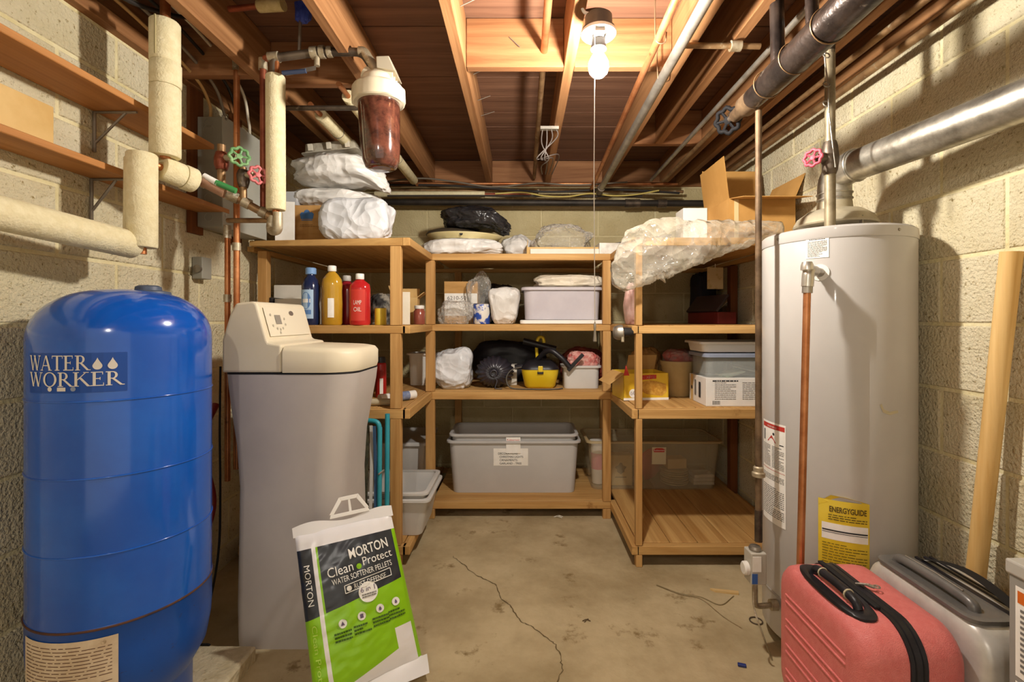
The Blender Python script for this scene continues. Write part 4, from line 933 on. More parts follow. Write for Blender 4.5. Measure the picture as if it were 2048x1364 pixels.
# ---------------------------------------------------------------- foam pipes along the left joists
for lab, X, ya, yb, zz in (('near', -.705, 1.92, 3.08, 2.035), ('far', -.885, 2.08, 2.95, 2.03)):
    t = thing('insulated_pipe', 'cream foam pipe hung under the left joists, '+('nearer the filter' if lab == 'near' else 'nearer the electrical panel'), 'pipe', (X, ya, zz))
    MB().tube([(0, -.10, 0), (0, yb-ya+.1, 0)], .0105, 10).build('copper_core', COPPER, t, smooth=50)
    sleeve(t, (0, 0, 0), (0, .42, 0), .027); sleeve(t, (0, .425, 0), (0, yb-ya, 0), .028)
    for y in (.2, .75): MB().torus(.0285, .002, 18, 5, M=T(0, y, 0) @ RX(PI/2)).build('hanger_loop', STEEL, t)
pipe('stub_pipe', 'capped copper stub with a rag between the left joists', [(-1.0, 1.62, 2.19), (-.86, 1.60, 2.19)], .010, COPRED, fit=[((-.89, 1.605, 2.19), (-.80, 1.59, 2.185), 2.0)], fm=mat('rag_cream', '#b9a878', '#d0c294', rough=.9, scale=30))
# ---------------------------------------------------------------- pipes along the back wall
yb = 3.22
pipe('copper_pipe', 'upper copper pipe running along the back wall under the joists', [(-1.0, yb, 2.055), (1.05, yb, 2.052)], .010, COPPER)
pipe('copper_pipe', 'lower brown copper pipe along the back wall', [(-1.0, yb+.03, 2.018), (1.1, yb+.03, 2.008)], .010, COPOLD)
t = thing('insulated_pipe', 'pale foam sleeve on the copper pipe along the back wall', 'pipe', (-1.0, yb, 1.982))
sleeve(t, (0, 0, 0), (.745, 0, 0), .0205); MB().tube([(.74, 0, 0), (1.06, 0, 0)], .012, 10).build('copper_core', COPRED, t, smooth=50); MB().tube(bez([(1.05, 0, 0), (1.09, 0, .005), (1.11, 0, .03)]), .010, 8).build('bend', BRASS, t, smooth=50)
pipe('iron_pipe', 'thick black iron pipe along the top of the back wall', [(-1.1, yb+.02, 1.935), (1.25, yb+.02, 1.925)], .022, mat('iron_black', '#2c2723', '#3f3831', rough=.55, metal=.4, scale=8), fit=[((.70, yb+.02, 1.926), (.80, yb+.02, 1.926), 1.25), ((.92, yb+.02, 1.925), (.98, yb+.02, 1.925), 1.3)], fm=IRON)
def cable(label, P, r, c, mn): 
    o = MB().tube(bez(P), r, 7).build('cable', mat(mn, c, rough=.6), smooth=60); tag(o, label, 'cable')
cable('yellow cable sagging along the back wall pipes', [(-.18, 3.135, 1.963), (.0, 3.135, 1.972), (.15, 3.135, 1.948), (.30, 3.135, 1.945), (.45, 3.135, 1.965), (.60, 3.135, 1.950), (.75, 3.135, 1.958), (.90, 3.135, 1.985)], .0055, '#b9a75c', 'cable_yellow')
cable('grey cable draped over the back wall pipes', [(-1.0, 3.17, 2.04), (-.7, 3.17, 2.075), (-.45, 3.16, 2.05), (-.2, 3.16, 2.015), (.1, 3.16, 2.04), (.35, 3.17, 2.03), (.7, 3.17, 2.05)], .006, '#6f6558', 'cable_taupe')
cable('black cable along the middle of the back wall pipes', [(-1.0, 3.18, 2.035), (-.5, 3.18, 2.03), (-.1, 3.17, 2.0), (.2, 3.17, 1.985), (.6, 3.17, 2.0), (1.05, 3.18, 1.98)], .008, '#25211f', 'cable_black')
cable('thin dark cable just above the thick black back wall pipe', [(-.9, 3.165, 1.957), (-.3, 3.165, 1.958), (.3, 3.165, 1.955), (.8, 3.165, 1.955)], .006, '#332d2a', 'cable_dark')
# ---------------------------------------------------------------- pipes along the joist bays
pipe('copper_pipe', 'copper pipe passing through the blocking left of the bulb', [(.085, -.9, 2.14), (.081, 1.78, 2.14)], .0135, COPPER)
pipe('copper_pipe', 'copper pipe behind the blocking in the middle joist bay', [(.081, 1.82, 2.14), (.081, 3.3, 2.12)], .0125, COPOLD)
pipe('copper_pipe', 'tan copper pipe sloping back to the right of the bulb', [(.425, -.6, 2.12), (.443, 1.38, 2.055), (.455, 3.13, 1.995)], .0125, COPPER, rad=.001)
pipe('steel_pipe', 'grey steel pipe sloping back beside the tan copper pipe', [(.52, -.6, 2.09), (.520, 1.35, 2.035), (.505, 3.12, 1.975)], .0185, STEEL, rad=.001, fit=[((.5055, 3.04, 1.977), (.505, 3.13, 1.974))], fm=IRON)
pipe('steel_pipe', 'thin grey pipe under the right joists behind the black valve', [(.845, .2, 2.058), (.845, 3.12, 2.05)], .0105, STEEL)
pipe('copper_pipe', 'dull copper pipe beside the thin grey pipe under the right joists', [(.925, .2, 2.055), (.925, 3.12, 2.045)], .011, COPOLD)
pipe('copper_pipe', 'old copper pipe running close along the top of the right wall', [(1.245, .1, 2.025), (1.245, 3.1, 2.02)], .0145, COPOLD)
pipe('copper_pipe', 'copper pipe under the rightmost joist above the heater', [(1.165, .1, 2.055), (1.165, 2.9, 2.055)], .011, COPOLD)
pipe('cross_pipe', 'short cross pipe between the right joists near the drain pipe', [(.545, 1.60, 2.055), (.80, 1.60, 2.052)], .010, COPOLD, fit=[((.70, 1.60, 2.053), (.735, 1.60, 2.053), 1.8)])
# bridging strips in the right bays
for i, (x0, x1, y, z) in enumerate(((.61, .715, 1.47, 2.19), (1.0, 1.085, 2.3, 2.10), (1.0, 1.085, 1.75, 2.10))):
    MB().box(x0, x1, y-.015, y+.015, z, z+.03).build('bridging', JOISTX, ceil, bevel=.002, seg=1)
# big black drain/gas main with valve
dm0 = Vector((.774, 1.62, 1.872))
dm = thing('gas_main', 'thick dark wrapped pipe ending in a black wheel valve', 'pipe', dm0)
WRAP = mat('wrapped_pipe', '#2b2421', '#4c4039', rough=.28, metal=.55, scale=9, bump=.35, bscale=26, spot='#a09484', spots=11, spotlo=.64)
MB().tube([(0, -1.5, .01), (0, -.55, .004), (0, -.30, 0), (0, -.14, 0), (0, -.10, 0), (0, -.02, 0)], [.047, .046, .044, .042, .036, .034], 26).build('main_tube', WRAP, dm, smooth=50)
for y, r in ((-.62, .049), (-.42, .047), (-.27, .046), (-.12, .044)): MB().torus(r, .0018, 26, 6, M=T(0, y, .002) @ RX(PI/2)).build('wire_tie', COPOLD, dm, smooth=60)
MB().tube([(0, -.03, 0), (0, .03, 0), (0, .05, 0), (0, .11, 0)], [.036, .036, .024, .022], 18).build('reducer', RUSTP, dm, smooth=40)
handwheel('valve_wheel', mat('wheel_black', '#141213', rough=.75, spec=.2), dm, (-.015, .135, -.005), (-.45, -.5, -.2), .042, 6)
MB().tube([(0, .10, 0), (-.01, .13, -.003)], .012, 10).build('valve_stem', IRON, dm, smooth=50)
for y, r in ((-.19, .020), (-.36, .016)): MB().tube([(-.005, y, .03), (-.012, y, .375)], r, 14).build('vertical_branch', WRAP, dm, smooth=50)
# wire hanging on the supply pipe
o = MB().tube(bez([(.94, 1.48, 2.06), (.935, 1.47, 1.98), (.94, 1.475, 1.93), (.945, 1.47, 1.86), (.945, 1.465, 1.78), (.95, 1.46, 1.70), (.962, 1.46, 1.60)]), .0022, 6)
for z in (1.95, 1.86, 1.80): o.torus(.010, .002, 12, 5, M=T(.942, 1.472, z) @ RX(1.2))
tag(o.build('wire', STEEL, smooth=60), 'thin steel wire chain hanging beside the red valve wheel', 'wire')
o = MB()
for k in range(4):
    o.tube(bez([(.10+.02*k, 2.34, 2.08), (.095+.025*k, 2.34, 2.0+.01*k), (.13-.02*k, 2.36, 1.93), (.10+.03*k, 2.5, 1.94+.02*k), (.12+.02*k, 2.9, 2.02)]), .003, 6)
tag(o.build('wire_bundle', mat('wire_grey', '#6b625c', rough=.5), smooth=60), 'dusty bundle of thin wires hanging below the middle joist', 'wires')
MB().box(.088, .178, 2.325, 2.35, 2.066, 2.080).build('staple_strip', STEEL, ceil)
# red drain hose and cords between tank and softener
o = MB().tube(bez([(-1.20, 1.86, .80), (-1.20, 1.80, .72), (-1.16, 1.74, .60), (-1.11, 1.70, .48), (-1.13, 1.68, .38), (-1.22, 1.68, .36), (-1.30, 1.72, .37)]), .013, 12).build('drain_hose', mat('hose_red', '#7a1f16', rough=.45), smooth=60); tag(o, 'dark red rubber hose curving behind the blue tank', 'hose')
o = MB().tube(bez([(-1.17, 1.84, .95), (-1.16, 1.82, .70), (-1.12, 1.76, .50), (-1.10, 1.72, .30), (-1.12, 1.70, .12), (-1.14, 1.66, .012), (-1.08, 1.64, .008)]), .004, 7).build('power_cord', BLACKR, smooth=60); tag(o, 'thin black cord dangling to the floor beside the softener', 'cord')
# wire hooks on the pipes right of the bulb, and ceiling wiring at the far left
HK = mat('hook_wire', '#7a6048', rough=.5, metal=.5)
for i, (x, y, z, lab) in enumerate(((.452, 1.55, 2.05, 'bent wire hook around the tan copper pipe'), (.522, 1.75, 2.03, 'bent copper wire hook around the grey steel pipe'))):
    r = .018 if i == 0 else .024
    P = [(x-r, y, z+.17), (x-r*1.1, y, z+.09), (x-r, y, z)]+[(x-r*math.cos(a), y, z-r*math.sin(a)) for a in (.5, 1.0, 1.57, 2.1, 2.6)]+[(x+r, y, z+.02)]
    tag(MB().tube(bez(P, 4), .0022, 6).build('pipe_hook', HK, smooth=60), lab, 'hook')
cable('black cable drooping beside the top of the left foam riser', [(-1.20, .9, 2.22), (-1.19, 1.25, 2.15), (-1.18, 1.38, 2.08), (-1.19, 1.60, 2.16), (-1.19, 1.75, 2.24)], .007, '#25211f', 'cable_black')
cable('pale olive cable arching above the left foam riser', [(-1.26, 1.0, 2.24), (-1.25, 1.22, 2.19), (-1.26, 1.30, 2.13), (-1.28, 1.34, 2.06)], .007, '#7d7650', 'cable_olive')
# ---------------------------------------------------------------- things kept on the shelves
Z1, Z3, Z2, Z4 = .0995, .7255, 1.1065, 1.5105      # top of bottom, third, second and top boards
FROST = mat('frosted_plastic', '#d8d5d0', '#e0ddd8', rough=.35, scale=4, alpha=.80)
FROSTL = mat('lavender_plastic', '#cdc6cc', '#d9d2d6', rough=.35, scale=5, alpha=.82)
CLEAR = mat('clear_plastic', '#dcdcd8', rough=.12, alpha=.38, spec=.6)
CLEARF = mat('clear_film', '#e6e2d8', '#f2efe8', rough=.16, alpha=.42, scale=12, crumple=(13, .6), film=(.12, .65), spec=.8)
TANC = mat('tan_clear_plastic', '#d2c2a0', rough=.2, alpha=.24)
BAGWH = mat('white_bag', '#dcd9d4', '#ece9e4', rough=.38, scale=6, crumple=(7, .5))
BAGWB = mat('white_bag_cool', '#d3d5d8', '#e6e7ea', rough=.36, scale=6, crumple=(7, .5))
BAGCR = mat('cream_bag', '#d6cab2', '#e3d9c6', rough=.45, scale=6, crumple=(8, .4))
BAGBK = mat('black_bag', '#1c1b1d', '#2e2d2f', rough=.25, scale=6, crumple=(8, .7), spec=.6)
BAGBK2 = mat('black_nylon', '#17151a', '#26242a', rough=.45, scale=9)
NYLON = mat('grey_nylon', '#26242c', '#35333c', rough=.32, scale=9, spec=.6)
def put(o, p, rz=0): o.location = p; o.rotation_euler = (0, 0, rz); return o
def bag(name, label, p, w, d, h, seed, m, rz=0, lump=.1, wr=.06, e=2.6, fn=None, ws=9, cat='bag', tie=None, group=None):
    o = blob(w, d, h, seed, lump, wr, e, fn=fn, ws=ws).build(name, m, smooth=180, merge=.0001)
    return tag(put(o, p, rz), label, cat, group)
def tub(label, p, w, d, h, m, taper=.03, rz=0, rim=.012, lid=None, r=.03, name='storage_bin', cat='storage bin', wall=.0035, latch=None, rimm=None):
    t = thing(name, label, cat, p, rz); b = taper
    out = [rrect(-w/2+b, w/2-b, -d/2+b, d/2-b, 0, r), rrect(-w/2+b*.97, w/2-b*.97, -d/2+b*.97, d/2-b*.97, .006, r), rrect(-w/2+rim, w/2-rim, -d/2+rim, d/2-rim, h-.008, r)]
    inn = [rrect(-w/2+rim+wall, w/2-rim-wall, -d/2+rim+wall, d/2-rim-wall, h-.008, r), rrect(-w/2+b+wall, w/2-b-wall, -d/2+b+wall, d/2-b-wall, .008, r)]
    MB().loft(out+inn).build('tub', m, t, smooth=40)
    MB().loft([rrect(-w/2+q, w/2-q, -d/2+q, d/2-q, z, r) for q, z in ((rim+.001, h-.009), (0, h-.012), (0, h-.002), (.003, h), (rim+.004, h), (rim+.004, h-.006))], False, False).build('rim', rimm or m, t, smooth=40)
    if lid:
        MB().loft([rrect(-w/2+q, w/2-q, -d/2+q, d/2-q, z, r) for q, z in ((-.003, h-.010), (-.003, h+.004), (.004, h+.008), (.02, h+.008), (.026, h+.004))]).build('lid', lid, t, smooth=40)
    return t
def carton(label, p, w, d, h, m, rz=0, name='carton', cat='box', flaps=(), open_=False):
    t = thing(name, label, cat, p, rz); k = .004
    if not open_: MB().box(-w/2, w/2, -d/2, d/2, 0, h).build('box_body', m, t, bevel=.0015, seg=1)
    else:
        mb = MB().box(-w/2, w/2, -d/2, d/2, 0, k); mb.build('box_base', m, t)
        for (x0, x1, y0, y1) in ((-w/2, w/2, -d/2, -d/2+k), (-w/2, w/2, d/2-k, d/2), (-w/2, -w/2+k, -d/2+k, d/2-k), (w/2-k, w/2, -d/2+k, d/2-k)): MB().box(x0, x1, y0, y1, k, h).build('box_side', m, t)
    for (sd, ln, ang) in flaps:   # ang: 0 = straight up, + = outward
        if sd in 'fb':
            s = -1 if sd == 'f' else 1; mb = MB().box(-w/2+.004, w/2-.004, -.0015, .0015, 0, ln, M=T(0, s*(d/2-.002), h) @ RX(-s*ang))
        else:
            s = -1 if sd == 'l' else 1; mb = MB().box(-.0015, .0015, -d/2+.004, d/2-.004, 0, ln, M=T(s*(w/2-.002), 0, h) @ RY(s*ang))
        mb.build('flap', m, t)
    return t
def bottle(label, p, prof, m, cap, cm, name='bottle', sx=1, sy=1, rz=0, lab=None):
    t = thing(name, label, 'bottle', p, rz)
    MB().lathe(prof, 24, sx=sx, sy=sy).build('body', m, t, smooth=50)
    MB().lathe(cap, 18).build('cap', cm, t, smooth=40)
    if lab:
        lm, z0, z1, k, a0, a1 = lab; r = k
        lb = MB().grid(lambda u, v: ((r+.0012)*sx*math.cos(a0+(a1-a0)*u), (r+.0012)*sy*math.sin(a0+(a1-a0)*u), z0+(z1-z0)*v), 10, 1).build('label', lm, t, smooth=180)
        return t, lb, (lambda x, y: Vector(((r+.002)*sx*math.cos(a0+(a1-a0)*x), (r+.002)*sy*math.sin(a0+(a1-a0)*x), z0+(z1-z0)*y)))
    return t
# ---- top shelf, left arm
cx = carton('brown carton with a blue crown print on the top left shelf', (-1.09, 2.53, Z4), .25, .30, .195, CARD, .0)
f = flat((-.125, -.1512, 0), (1, 0, 0), (0, 0, 1))
BLUEI = mat('print_blue', '#4a76b0', rough=.8)
poly_on(f, [(.105, .125), (.165, .125), (.170, .150), (.160, .160), (.150, .158), (.146, .168), (.135, .172), (.124, .168), (.120, .158), (.110, .160), (.100, .150)]).build('printed_logo', BLUEI, cx); rect_on(f, .108, .162, .118, .122).build('printed_line', BLUEI, cx); print_lines(f, .10, .19, .085, .10, 2, 3, .4).build('printed_line', mat('print_brown', '#8f6a3a'), cx)
bag('plastic_bag', 'crumpled white plastic bag lying flat on the brown carton', (-.99, 2.52, Z4+.196), .42, .26, .10, 5, BAGWH, wr=.07)
def droop(q): q.z -= max(0, (q.x-.08))**2*2.6; return q
bag('plastic_bag', 'big knotted white plastic bag on top, left of the filter', (-.93, 2.45, Z4+.305), .46, .28, .150, 11, BAGWH, wr=.08, e=2.3, fn=droop)
o = thing('plastic_tray', 'upturned clear plastic tray lying on the knotted white bag', 'tray', (-.96, 2.43, Z4+.458), .05); o.rotation_euler = (0, -.12, .05)
MB().loft([rrect(-.14+i, .14-i, -.08+i, .08-i, z, .012, 3) for i, z in ((0, 0), (0, .003), (.012, .003), (.018, .05), (.022, .052))]).build('tray_shell', mat('tray_clear', '#a99d88', '#cfc7b6', rough=.15, alpha=.7, scale=20), o, smooth=30)
for x in (-.09, .0, .09): MB().box(x-.012, x+.012, -.085, -.072, .008, .042).build('tray_rib', mat('tray_rib', '#cfc7b6', rough=.2), o, bevel=.003)
bag('plastic_bag', 'full white shopping bag at the front of the top left shelf', (-.80, 2.285, Z4), .325, .13, .195, 21, BAGWB, lump=.06, wr=.05, e=4.2)
o = MB().box(-.045, .045, -.002, .002, 0, .20).build('paper_sheet', PAPER); put(o, (-1.165, 2.33, Z4), .15); tag(o, 'white printed paper standing behind the slim foam sleeve', 'paper')
o = MB().box(-.035, .035, -.03, .03, 0, .07).build('small_box', mat('box_greyblue', '#b7b9bc', '#c5c6c6', rough=.6, scale=9), bevel=.003); put(o, (-1.17, 2.42, Z4+.197)); tag(o, 'small pale grey box above the carton behind the foam sleeve', 'box')
# ---- second shelf, left arm
BOXW = mat('box_white', '#d9d3c6', '#e2dccf', rough=.7, scale=8)
carton('long white carton behind the blue washer bottle', (-1.20, 2.58, Z2), .19, .22, .205, BOXW, .03)
carton('off-white low carton at the far left of the second shelf', (-1.165, 2.42, Z2), .15, .09, .130, mat('box_offwhite', '#cfc9bb', '#d8d2c4', rough=.7, scale=8), -.02)
o = MB().box(-.004, .004, -.07, .07, 0, .135).build('binder', BLACKP); put(o, (-1.247, 2.42, Z2)); tag(o, 'thin dark binder at the left end of the second shelf', 'binder')
bl = [(0, 0), (.036, 0), (.040, .006), (.041, .06), (.038, .10), (.041, .14), (.041, .185), (.030, .215), (.020, .228), (.019, .240)]
cap = [(.021, .238), (.024, .240), (.024, .266), (.020, .270), (0, .270)]
t, lb, lf = bottle('dark blue windshield washer bottle with pale blue cap', (-1.00, 2.245, Z2), bl, mat('washer_blue', '#1f2a4c', rough=.15, coat=.5), cap, mat('cap_blue', '#7fa6d8', rough=.4), lab=(mat('label_paleblue', '#a9c4de', rough=.5), .03, .165, .0415, -2.5, -.9))
disc_on(lambda x, y: lf(x, y), .5, .62, .33, 18, .9).build('label_oval', mat('label_midblue', '#5b82b8', rough=.5), lb); rect_on(lf, .2, .8, .55, .68, 4, 1).build('label_text', PAPER, lb); rect_on(lf, .15, .85, .15, .3, 4, 1).build('label_text', mat('label_midblue', '#5b82b8'), lb)
oil = mat('amber_oil', '#b98a1e', '#c99c34', rough=.1, coat=.6, scale=5, alpha=.93)
ob = [(0, 0), (.042, 0), (.047, .008), (.048, .10), (.046, .16), (.048, .19), (.044, .215), (.028, .238), (.017, .248), (.016, .256)]
wcap = [(.018, .252), (.0195, .254), (.0195, .276), (.017, .279), (0, .279)]
bottle('tall clear bottle of amber oil with white cap', (-.898, 2.24, Z2), ob, oil, wcap, WHITEG, sx=1, sy=.75, lab=(PAPER, .035, .125, .0475, -1.7, -1.1))
red = mat('red_oil', '#b01c22', '#c42a2a', rough=.12, coat=.5, scale=5); redd = mat('red_oil_dark', '#7d1522', '#8f1c28', rough=.14, coat=.5, scale=5)
rb = [(0, 0), (.044, 0), (.049, .008), (.049, .17), (.046, .19), (.024, .208), (.017, .214), (.016, .22)]
rcap = [(.018, .214), (.0195, .216), (.0195, .238), (.017, .241), (0, .241)]
t, lb, lf = bottle('bright red oil bottle with white lettering, right of the amber one', (-.765, 2.235, Z2), rb, red, rcap, WHITEG, sx=1, sy=.7, lab=(mat('label_red', '#cc3a2e', rough=.4), .02, .165, .0492, -2.3, -.85))
for i, (s_, y) in enumerate((('LAMP', .52), ('OIL', .30))): text(s_, .20, lambda a, b: lf(.25+a, y+b), WHITEP, 'lettering', lb, width=.5)
bottle('darker red oil bottle half hidden behind the bright red one', (-.862, 2.33, Z2), rb, redd, rcap, mat('cap_grey2', '#b9b6b0', rough=.4), sx=.9, sy=.7)
o = MB().lathe([(0, 0), (.026, 0), (.027, .003), (.027, .075), (.026, .08), (0, .08)], 24); t = thing('tin_can', 'small yellow tin beside the red bottles', 'can', (-.672, 2.25, Z2)); o.build('can_body', mat('tin_yellow', '#c9a61e', '#d6b93a', rough=.4, scale=8), t, smooth=40); MB().torus(.0265, .0015, 24, 6, M=T(0, 0, .08)).build('can_rim', STEEL, t)
bag('dark_rag', 'dark striped rag bundle behind the small yellow tin', (-.72, 2.47, Z2), .13, .16, .15, 31, mat('rag_dark', '#2c2a28', '#8b8578', rough=.8, scale=16, lo=.45, hi=.6), cat='rag', wr=.12)
carton('small white carton with a dark tool picture beside the left post', (-.612, 2.42, Z2), .075, .06, .165, mat('box_ivory', '#e0d8c4', '#e8e0cf', rough=.6, scale=8), .25)
carton('open tan carton with raised flaps on the second shelf corner', (-.67, 2.74, Z2), .14, .14, .15, CARDL, .1, flaps=(('l', .07, .3), ('b', .06, .2), ('r', .05, .9)))
j = thing('glass_jar', 'glass jar with white lid and red contents near the corner post', 'jar', (-.565, 2.60, Z2)); MB().lathe([(0, 0), (.03, 0), (.032, .004), (.032, .07), (.024, .08), (.024, .085)], 20).build('jar_body', mat('jar_red', '#8d4a3c', rough=.15, coat=.5), j, smooth=50); MB().lathe([(.026, .085), (.027, .10), (.024, .103), (0, .103)], 20).build('lid', WHITEP, j, smooth=40)
# ---- third shelf, left arm
t, lb, lf = bottle('red cylindrical bottle on the third shelf by the softener', (-.745, 2.50, Z3), [(0, 0), (.027, 0), (.028, .004), (.028, .17), (.024, .18), (.02, .182)], mat('can_red', '#a8201c', rough=.35), [(.024, .180), (.024, .20), (.021, .21), (0, .21)], BLACKP, lab=(PAPER, .02, .10, .0282, -1.5, -.9))
t, lb, lf = bottle('small green spray bottle beside the red one', (-.805, 2.45, Z3), [(0, 0), (.024, 0), (.026, .004), (.026, .05), (.013, .075), (.011, .13), (.011, .14)], mat('bottle_green', '#4aa87a', rough=.3), [(.012, .14), (.012, .17), (0, .172)], mat('cap_dkgreen', '#4c5a3a', rough=.5), lab=(PAPER, .01, .04, .0265, -2.2, -1))
t = thing('caulk_tube', 'white and blue sealant tube lying on the third shelf corner', 'tube', (-.62, 2.36, Z3+.0235)); A_ = T(0, 0, 0) @ RZ(-.75) @ RX(PI/2) ; MB().lathe([(0, -.1), (.022, -.1), (.0225, .09), (.0225, .1), (0, .1)], 20, M=A_).build('tube_body', WHITEP, t, smooth=40); MB().lathe([(.0227, -.06), (.0227, .05)], 20, M=A_).build('tube_label', mat('tube_blue', '#8a93a8', '#5a6c98', rough=.5, scale=40), t, smooth=40)
o = MB().tube([(-.84, 2.235, Z3+.017), (-.62, 2.25, Z3+.017)], .016, 14).build('paper_roll', mat('roll_beige', '#c2b698', rough=.8), smooth=40); tag(o, 'rolled beige paper lying behind the third shelf rail', 'roll')
tub('small white plastic bin at the back left corner of the third shelf', (-.64, 3.0, Z3), .16, .16, .20, WHITEP, .02)
# ---- folded lawn chair
lc = thing('folding_chair', 'folded lawn chair with teal tube frame and striped webbing', 'chair', (-.665, 2.08, 0))
TEAL = mat('teal_tube', '#2f8fa0', '#3a9cab', rough=.35, scale=6)
for x, y, zt in ((.04, 0, .66), (.068, .02, .715)):
    MB().tube([(x-.004, y, 0.012), (x, y, zt)], .0105, 12).build('frame_tube', TEAL, lc, smooth=50)
MB().tube(arc_path([(.04, 0, .63), (.036, 0, .685), (-.03, .01, .69), (-.06, .01, .67)], .03), .0105, 12).build('frame_bend', TEAL, lc, smooth=50)
MB().tube([(.055, .01, .47), (.04, -.02, .46)], .004, 8).build('rivet', STEEL, lc)
WB = [mat('webbing_dark', '#3a3a2e', '#57543f', rough=.8, scale=60), mat('webbing_white', '#d9d9d4', rough=.7), mat('webbing_blue', '#3d5f86', rough=.7)]
for i in range(6):
    x = -.075+.018*i
    MB().grid(lambda u, v: (x+.014*u, -.012+.012*math.sin(v*5+i), .05+.62*v), 1, 12).build('webbing_strap', WB[i % 3], lc, smooth=180)
# ---- bottom shelf, left arm
tub('clear bin with white lid at the back of the bottom left shelf', (-.80, 3.0, Z1), .46, .42, .30, FROST, .03, lid=FROST)
bag('paper_sack', 'tan paper sack inside the clear lidded bin', (-.74, 2.93, Z1+.012), .2, .2, .17, 41, CARDL)
tub('empty clear tray bin jutting past the bottom left post', (-.665, 2.415, Z1), .46, .38, .185, FROST, .05, rim=.016)
tub('second clear tray nested inside the jutting bin', (-.665, 2.415, Z1+.030), .44, .36, .185, FROST, .05, rim=.016)
# ---- centre, top shelf
bag('plastic_bag', 'white bag with pink print under the cream basin', (-.36, 2.86, Z4), .44, .22, .105, 51, BAGWH, wr=.06, e=3)
t = thing('plastic_basin', 'cream oval plastic basin upside down on a white bag', 'basin', (-.365, 2.99, Z4+.112)); t.rotation_euler = (0, .02, 0)
MB().lathe([(.19, 0), (.205, .012), (.232, .026), (.235, .034), (.228, .036), (.19, .034), (.0, .034)], 40, sx=1, sy=.75).build('basin_body', mat('basin_cream', '#d8c890', '#e2d5a4', rough=.4, scale=6), t, smooth=45)
MB().lathe([(0, 0), (.010, 0), (.010, .003), (0, .003)], 14, M=T(.0, -.168, .02) @ RX(1.3)).build('drain_hole', INK, t)
t = thing('dark_lid', 'dark brown oval lid lying on the cream basin', 'platter', (-.435, 3.0, Z4+.150)); MB().lathe([(.17, 0), (.175, .006), (.165, .02), (.12, .035), (0, .042)], 36, sx=1, sy=.75).build('dark_lid_shell', mat('lid_brown', '#3a3228', '#4a4032', rough=.4, scale=5), t, smooth=50)  # shallow domed lid, lying loose on the basin
def sagl(q): q.z -= max(0, q.x-.10)*.55; return q
bag('black_bag', 'shiny black garbage bag slumped over the cream basin', (-.285, 2.95, Z4+.178), .40, .25, .13, 61, BAGBK, rz=-.05, wr=.09, lump=.12, e=2.4, fn=sagl)
bag('plastic_bag', 'rounded white bag in the middle of the top shelf', (-.03, 3.05, Z4), .20, .22, .155, 71, BAGWH, wr=.05)
carton('shallow open cardboard tray at the front of the top shelf', (.235, 2.89, Z4), .42, .24, .045, CARDL, 0, open_=True, flaps=(('l', .045, -.1), ('b', .03, .1)))
o = MB().box(-.20, .20, -.003, .003, .0, .032).build('foam_board', BOXW, bevel=.001); put(o, (.245, 2.755, Z4)); tag(o, 'white foam strip standing in front of the shallow cardboard tray', 'foam')
bag('plastic_wrap', 'crumpled clear plastic packaging heaped in the cardboard tray', (.25, 2.90, Z4+.012), .30, .18, .17, 81, CLEARF, wr=.16, lump=.2, ws=14, cat='plastic wrap')
carton('small foil-white carton at the right end of the centre top shelf', (.50, 2.80, Z4), .12, .12, .065, mat('foil', '#cfcac0', '#e6e2da', rough=.35, metal=.3, scale=30), .05)
t = thing('seat_pad', 'flat navy folding pad lying on the top right corner', 'pad', (.67, 2.97, Z4+.068)); t.rotation_euler = (0, -.16, .05)
MB().loft([rrect(-.22+i, .22-i, -.14+i, .14-i, z, .02, 4) for i, z in ((.004, 0), (0, .004), (0, .016), (.004, .02))]).build('pad', mat('navy_fabric', '#1c2350', '#28306a', rough=.7, scale=20), t, smooth=40); MB().box(-.22, .22, -.145, -.135, .02, .03).build('pad_edge', mat('grey_fabric', '#5f5a58', rough=.8), t)
# ---- right arm, top shelf
bigc = carton('large open cardboard carton on the top right shelf', (1.115, 2.36, Z4), .31, .30, .185, mat('carton_tan', '#b88a4c', '#c79858', rough=.85, scale=4, spec=.15), 0, open_=True, flaps=(('l', .20, .12), ('b', .235, .18), ('f', .145, 1.75), ('r', .13, .4)))
MB().box(-.13, -.11, -.152, -.150, 0, .18).build('packing_tape', mat('tape_tan2', '#d9c08f', rough=.3), bigc)
carton('small white carton in front of the big carton', (.895, 2.52, Z4), .125, .12, .20, WHITEG, .0)
# clear plastic sheeting draped over the corner of the top right shelf
def drape():
    C = [(1237, 575, 2.125, .030, .035), (1252, 552, 2.12, .072, .05), (1280, 520, 2.115, .110, .055), (1312, 500, 2.115, .120, .055), (1362, 488, 2.115, .105, .052), (1420, 480, 2.12, .078, .048), (1475, 470, 2.125, .058, .045), (1520, 462, 2.13, .045, .04), (1560, 458, 2.13, .03, .03)]
    pts = bez([at(a, b, c) for a, b, c, _, _ in C], 9); n = len(pts); rs = bez([(r, q, 0) for *_, r, q in C], 9)
    rings = []; K = 40
    for i, p in enumerate(pts):
        tg = (pts[min(i+1, n-1)]-pts[max(i-1, 0)]).normalized(); dn = Vector((tg.z, 0, -tg.x)); bk = Vector((0, 1, 0)); ring = []
        for k in range(K):
            a = 2*PI*k/K; q = Vector((math.cos(a), math.sin(a), i*.16))
            w = .95+.24*nz(q, 1.6, 3)+.12*(1-abs(nz(q, 4.2, 7))*2)+.14*(noise.voronoi(q*1.4)[0][0])
            ring.append(p+dn*math.cos(a)*rs[i].x*w+bk*math.sin(a)*rs[i].y*w)
        rings.append(ring)
    return MB().loft(rings)
o = drape().build('plastic_sheet', mat('clear_sheeting', '#cfc5ae', '#e2dac8', rough=.13, scale=9, crumple=(6.5, .75), film=(.23, .85), spec=.9), smooth=180); tag(o, 'crumpled clear plastic sheeting draped over the top right shelf', 'plastic sheet')
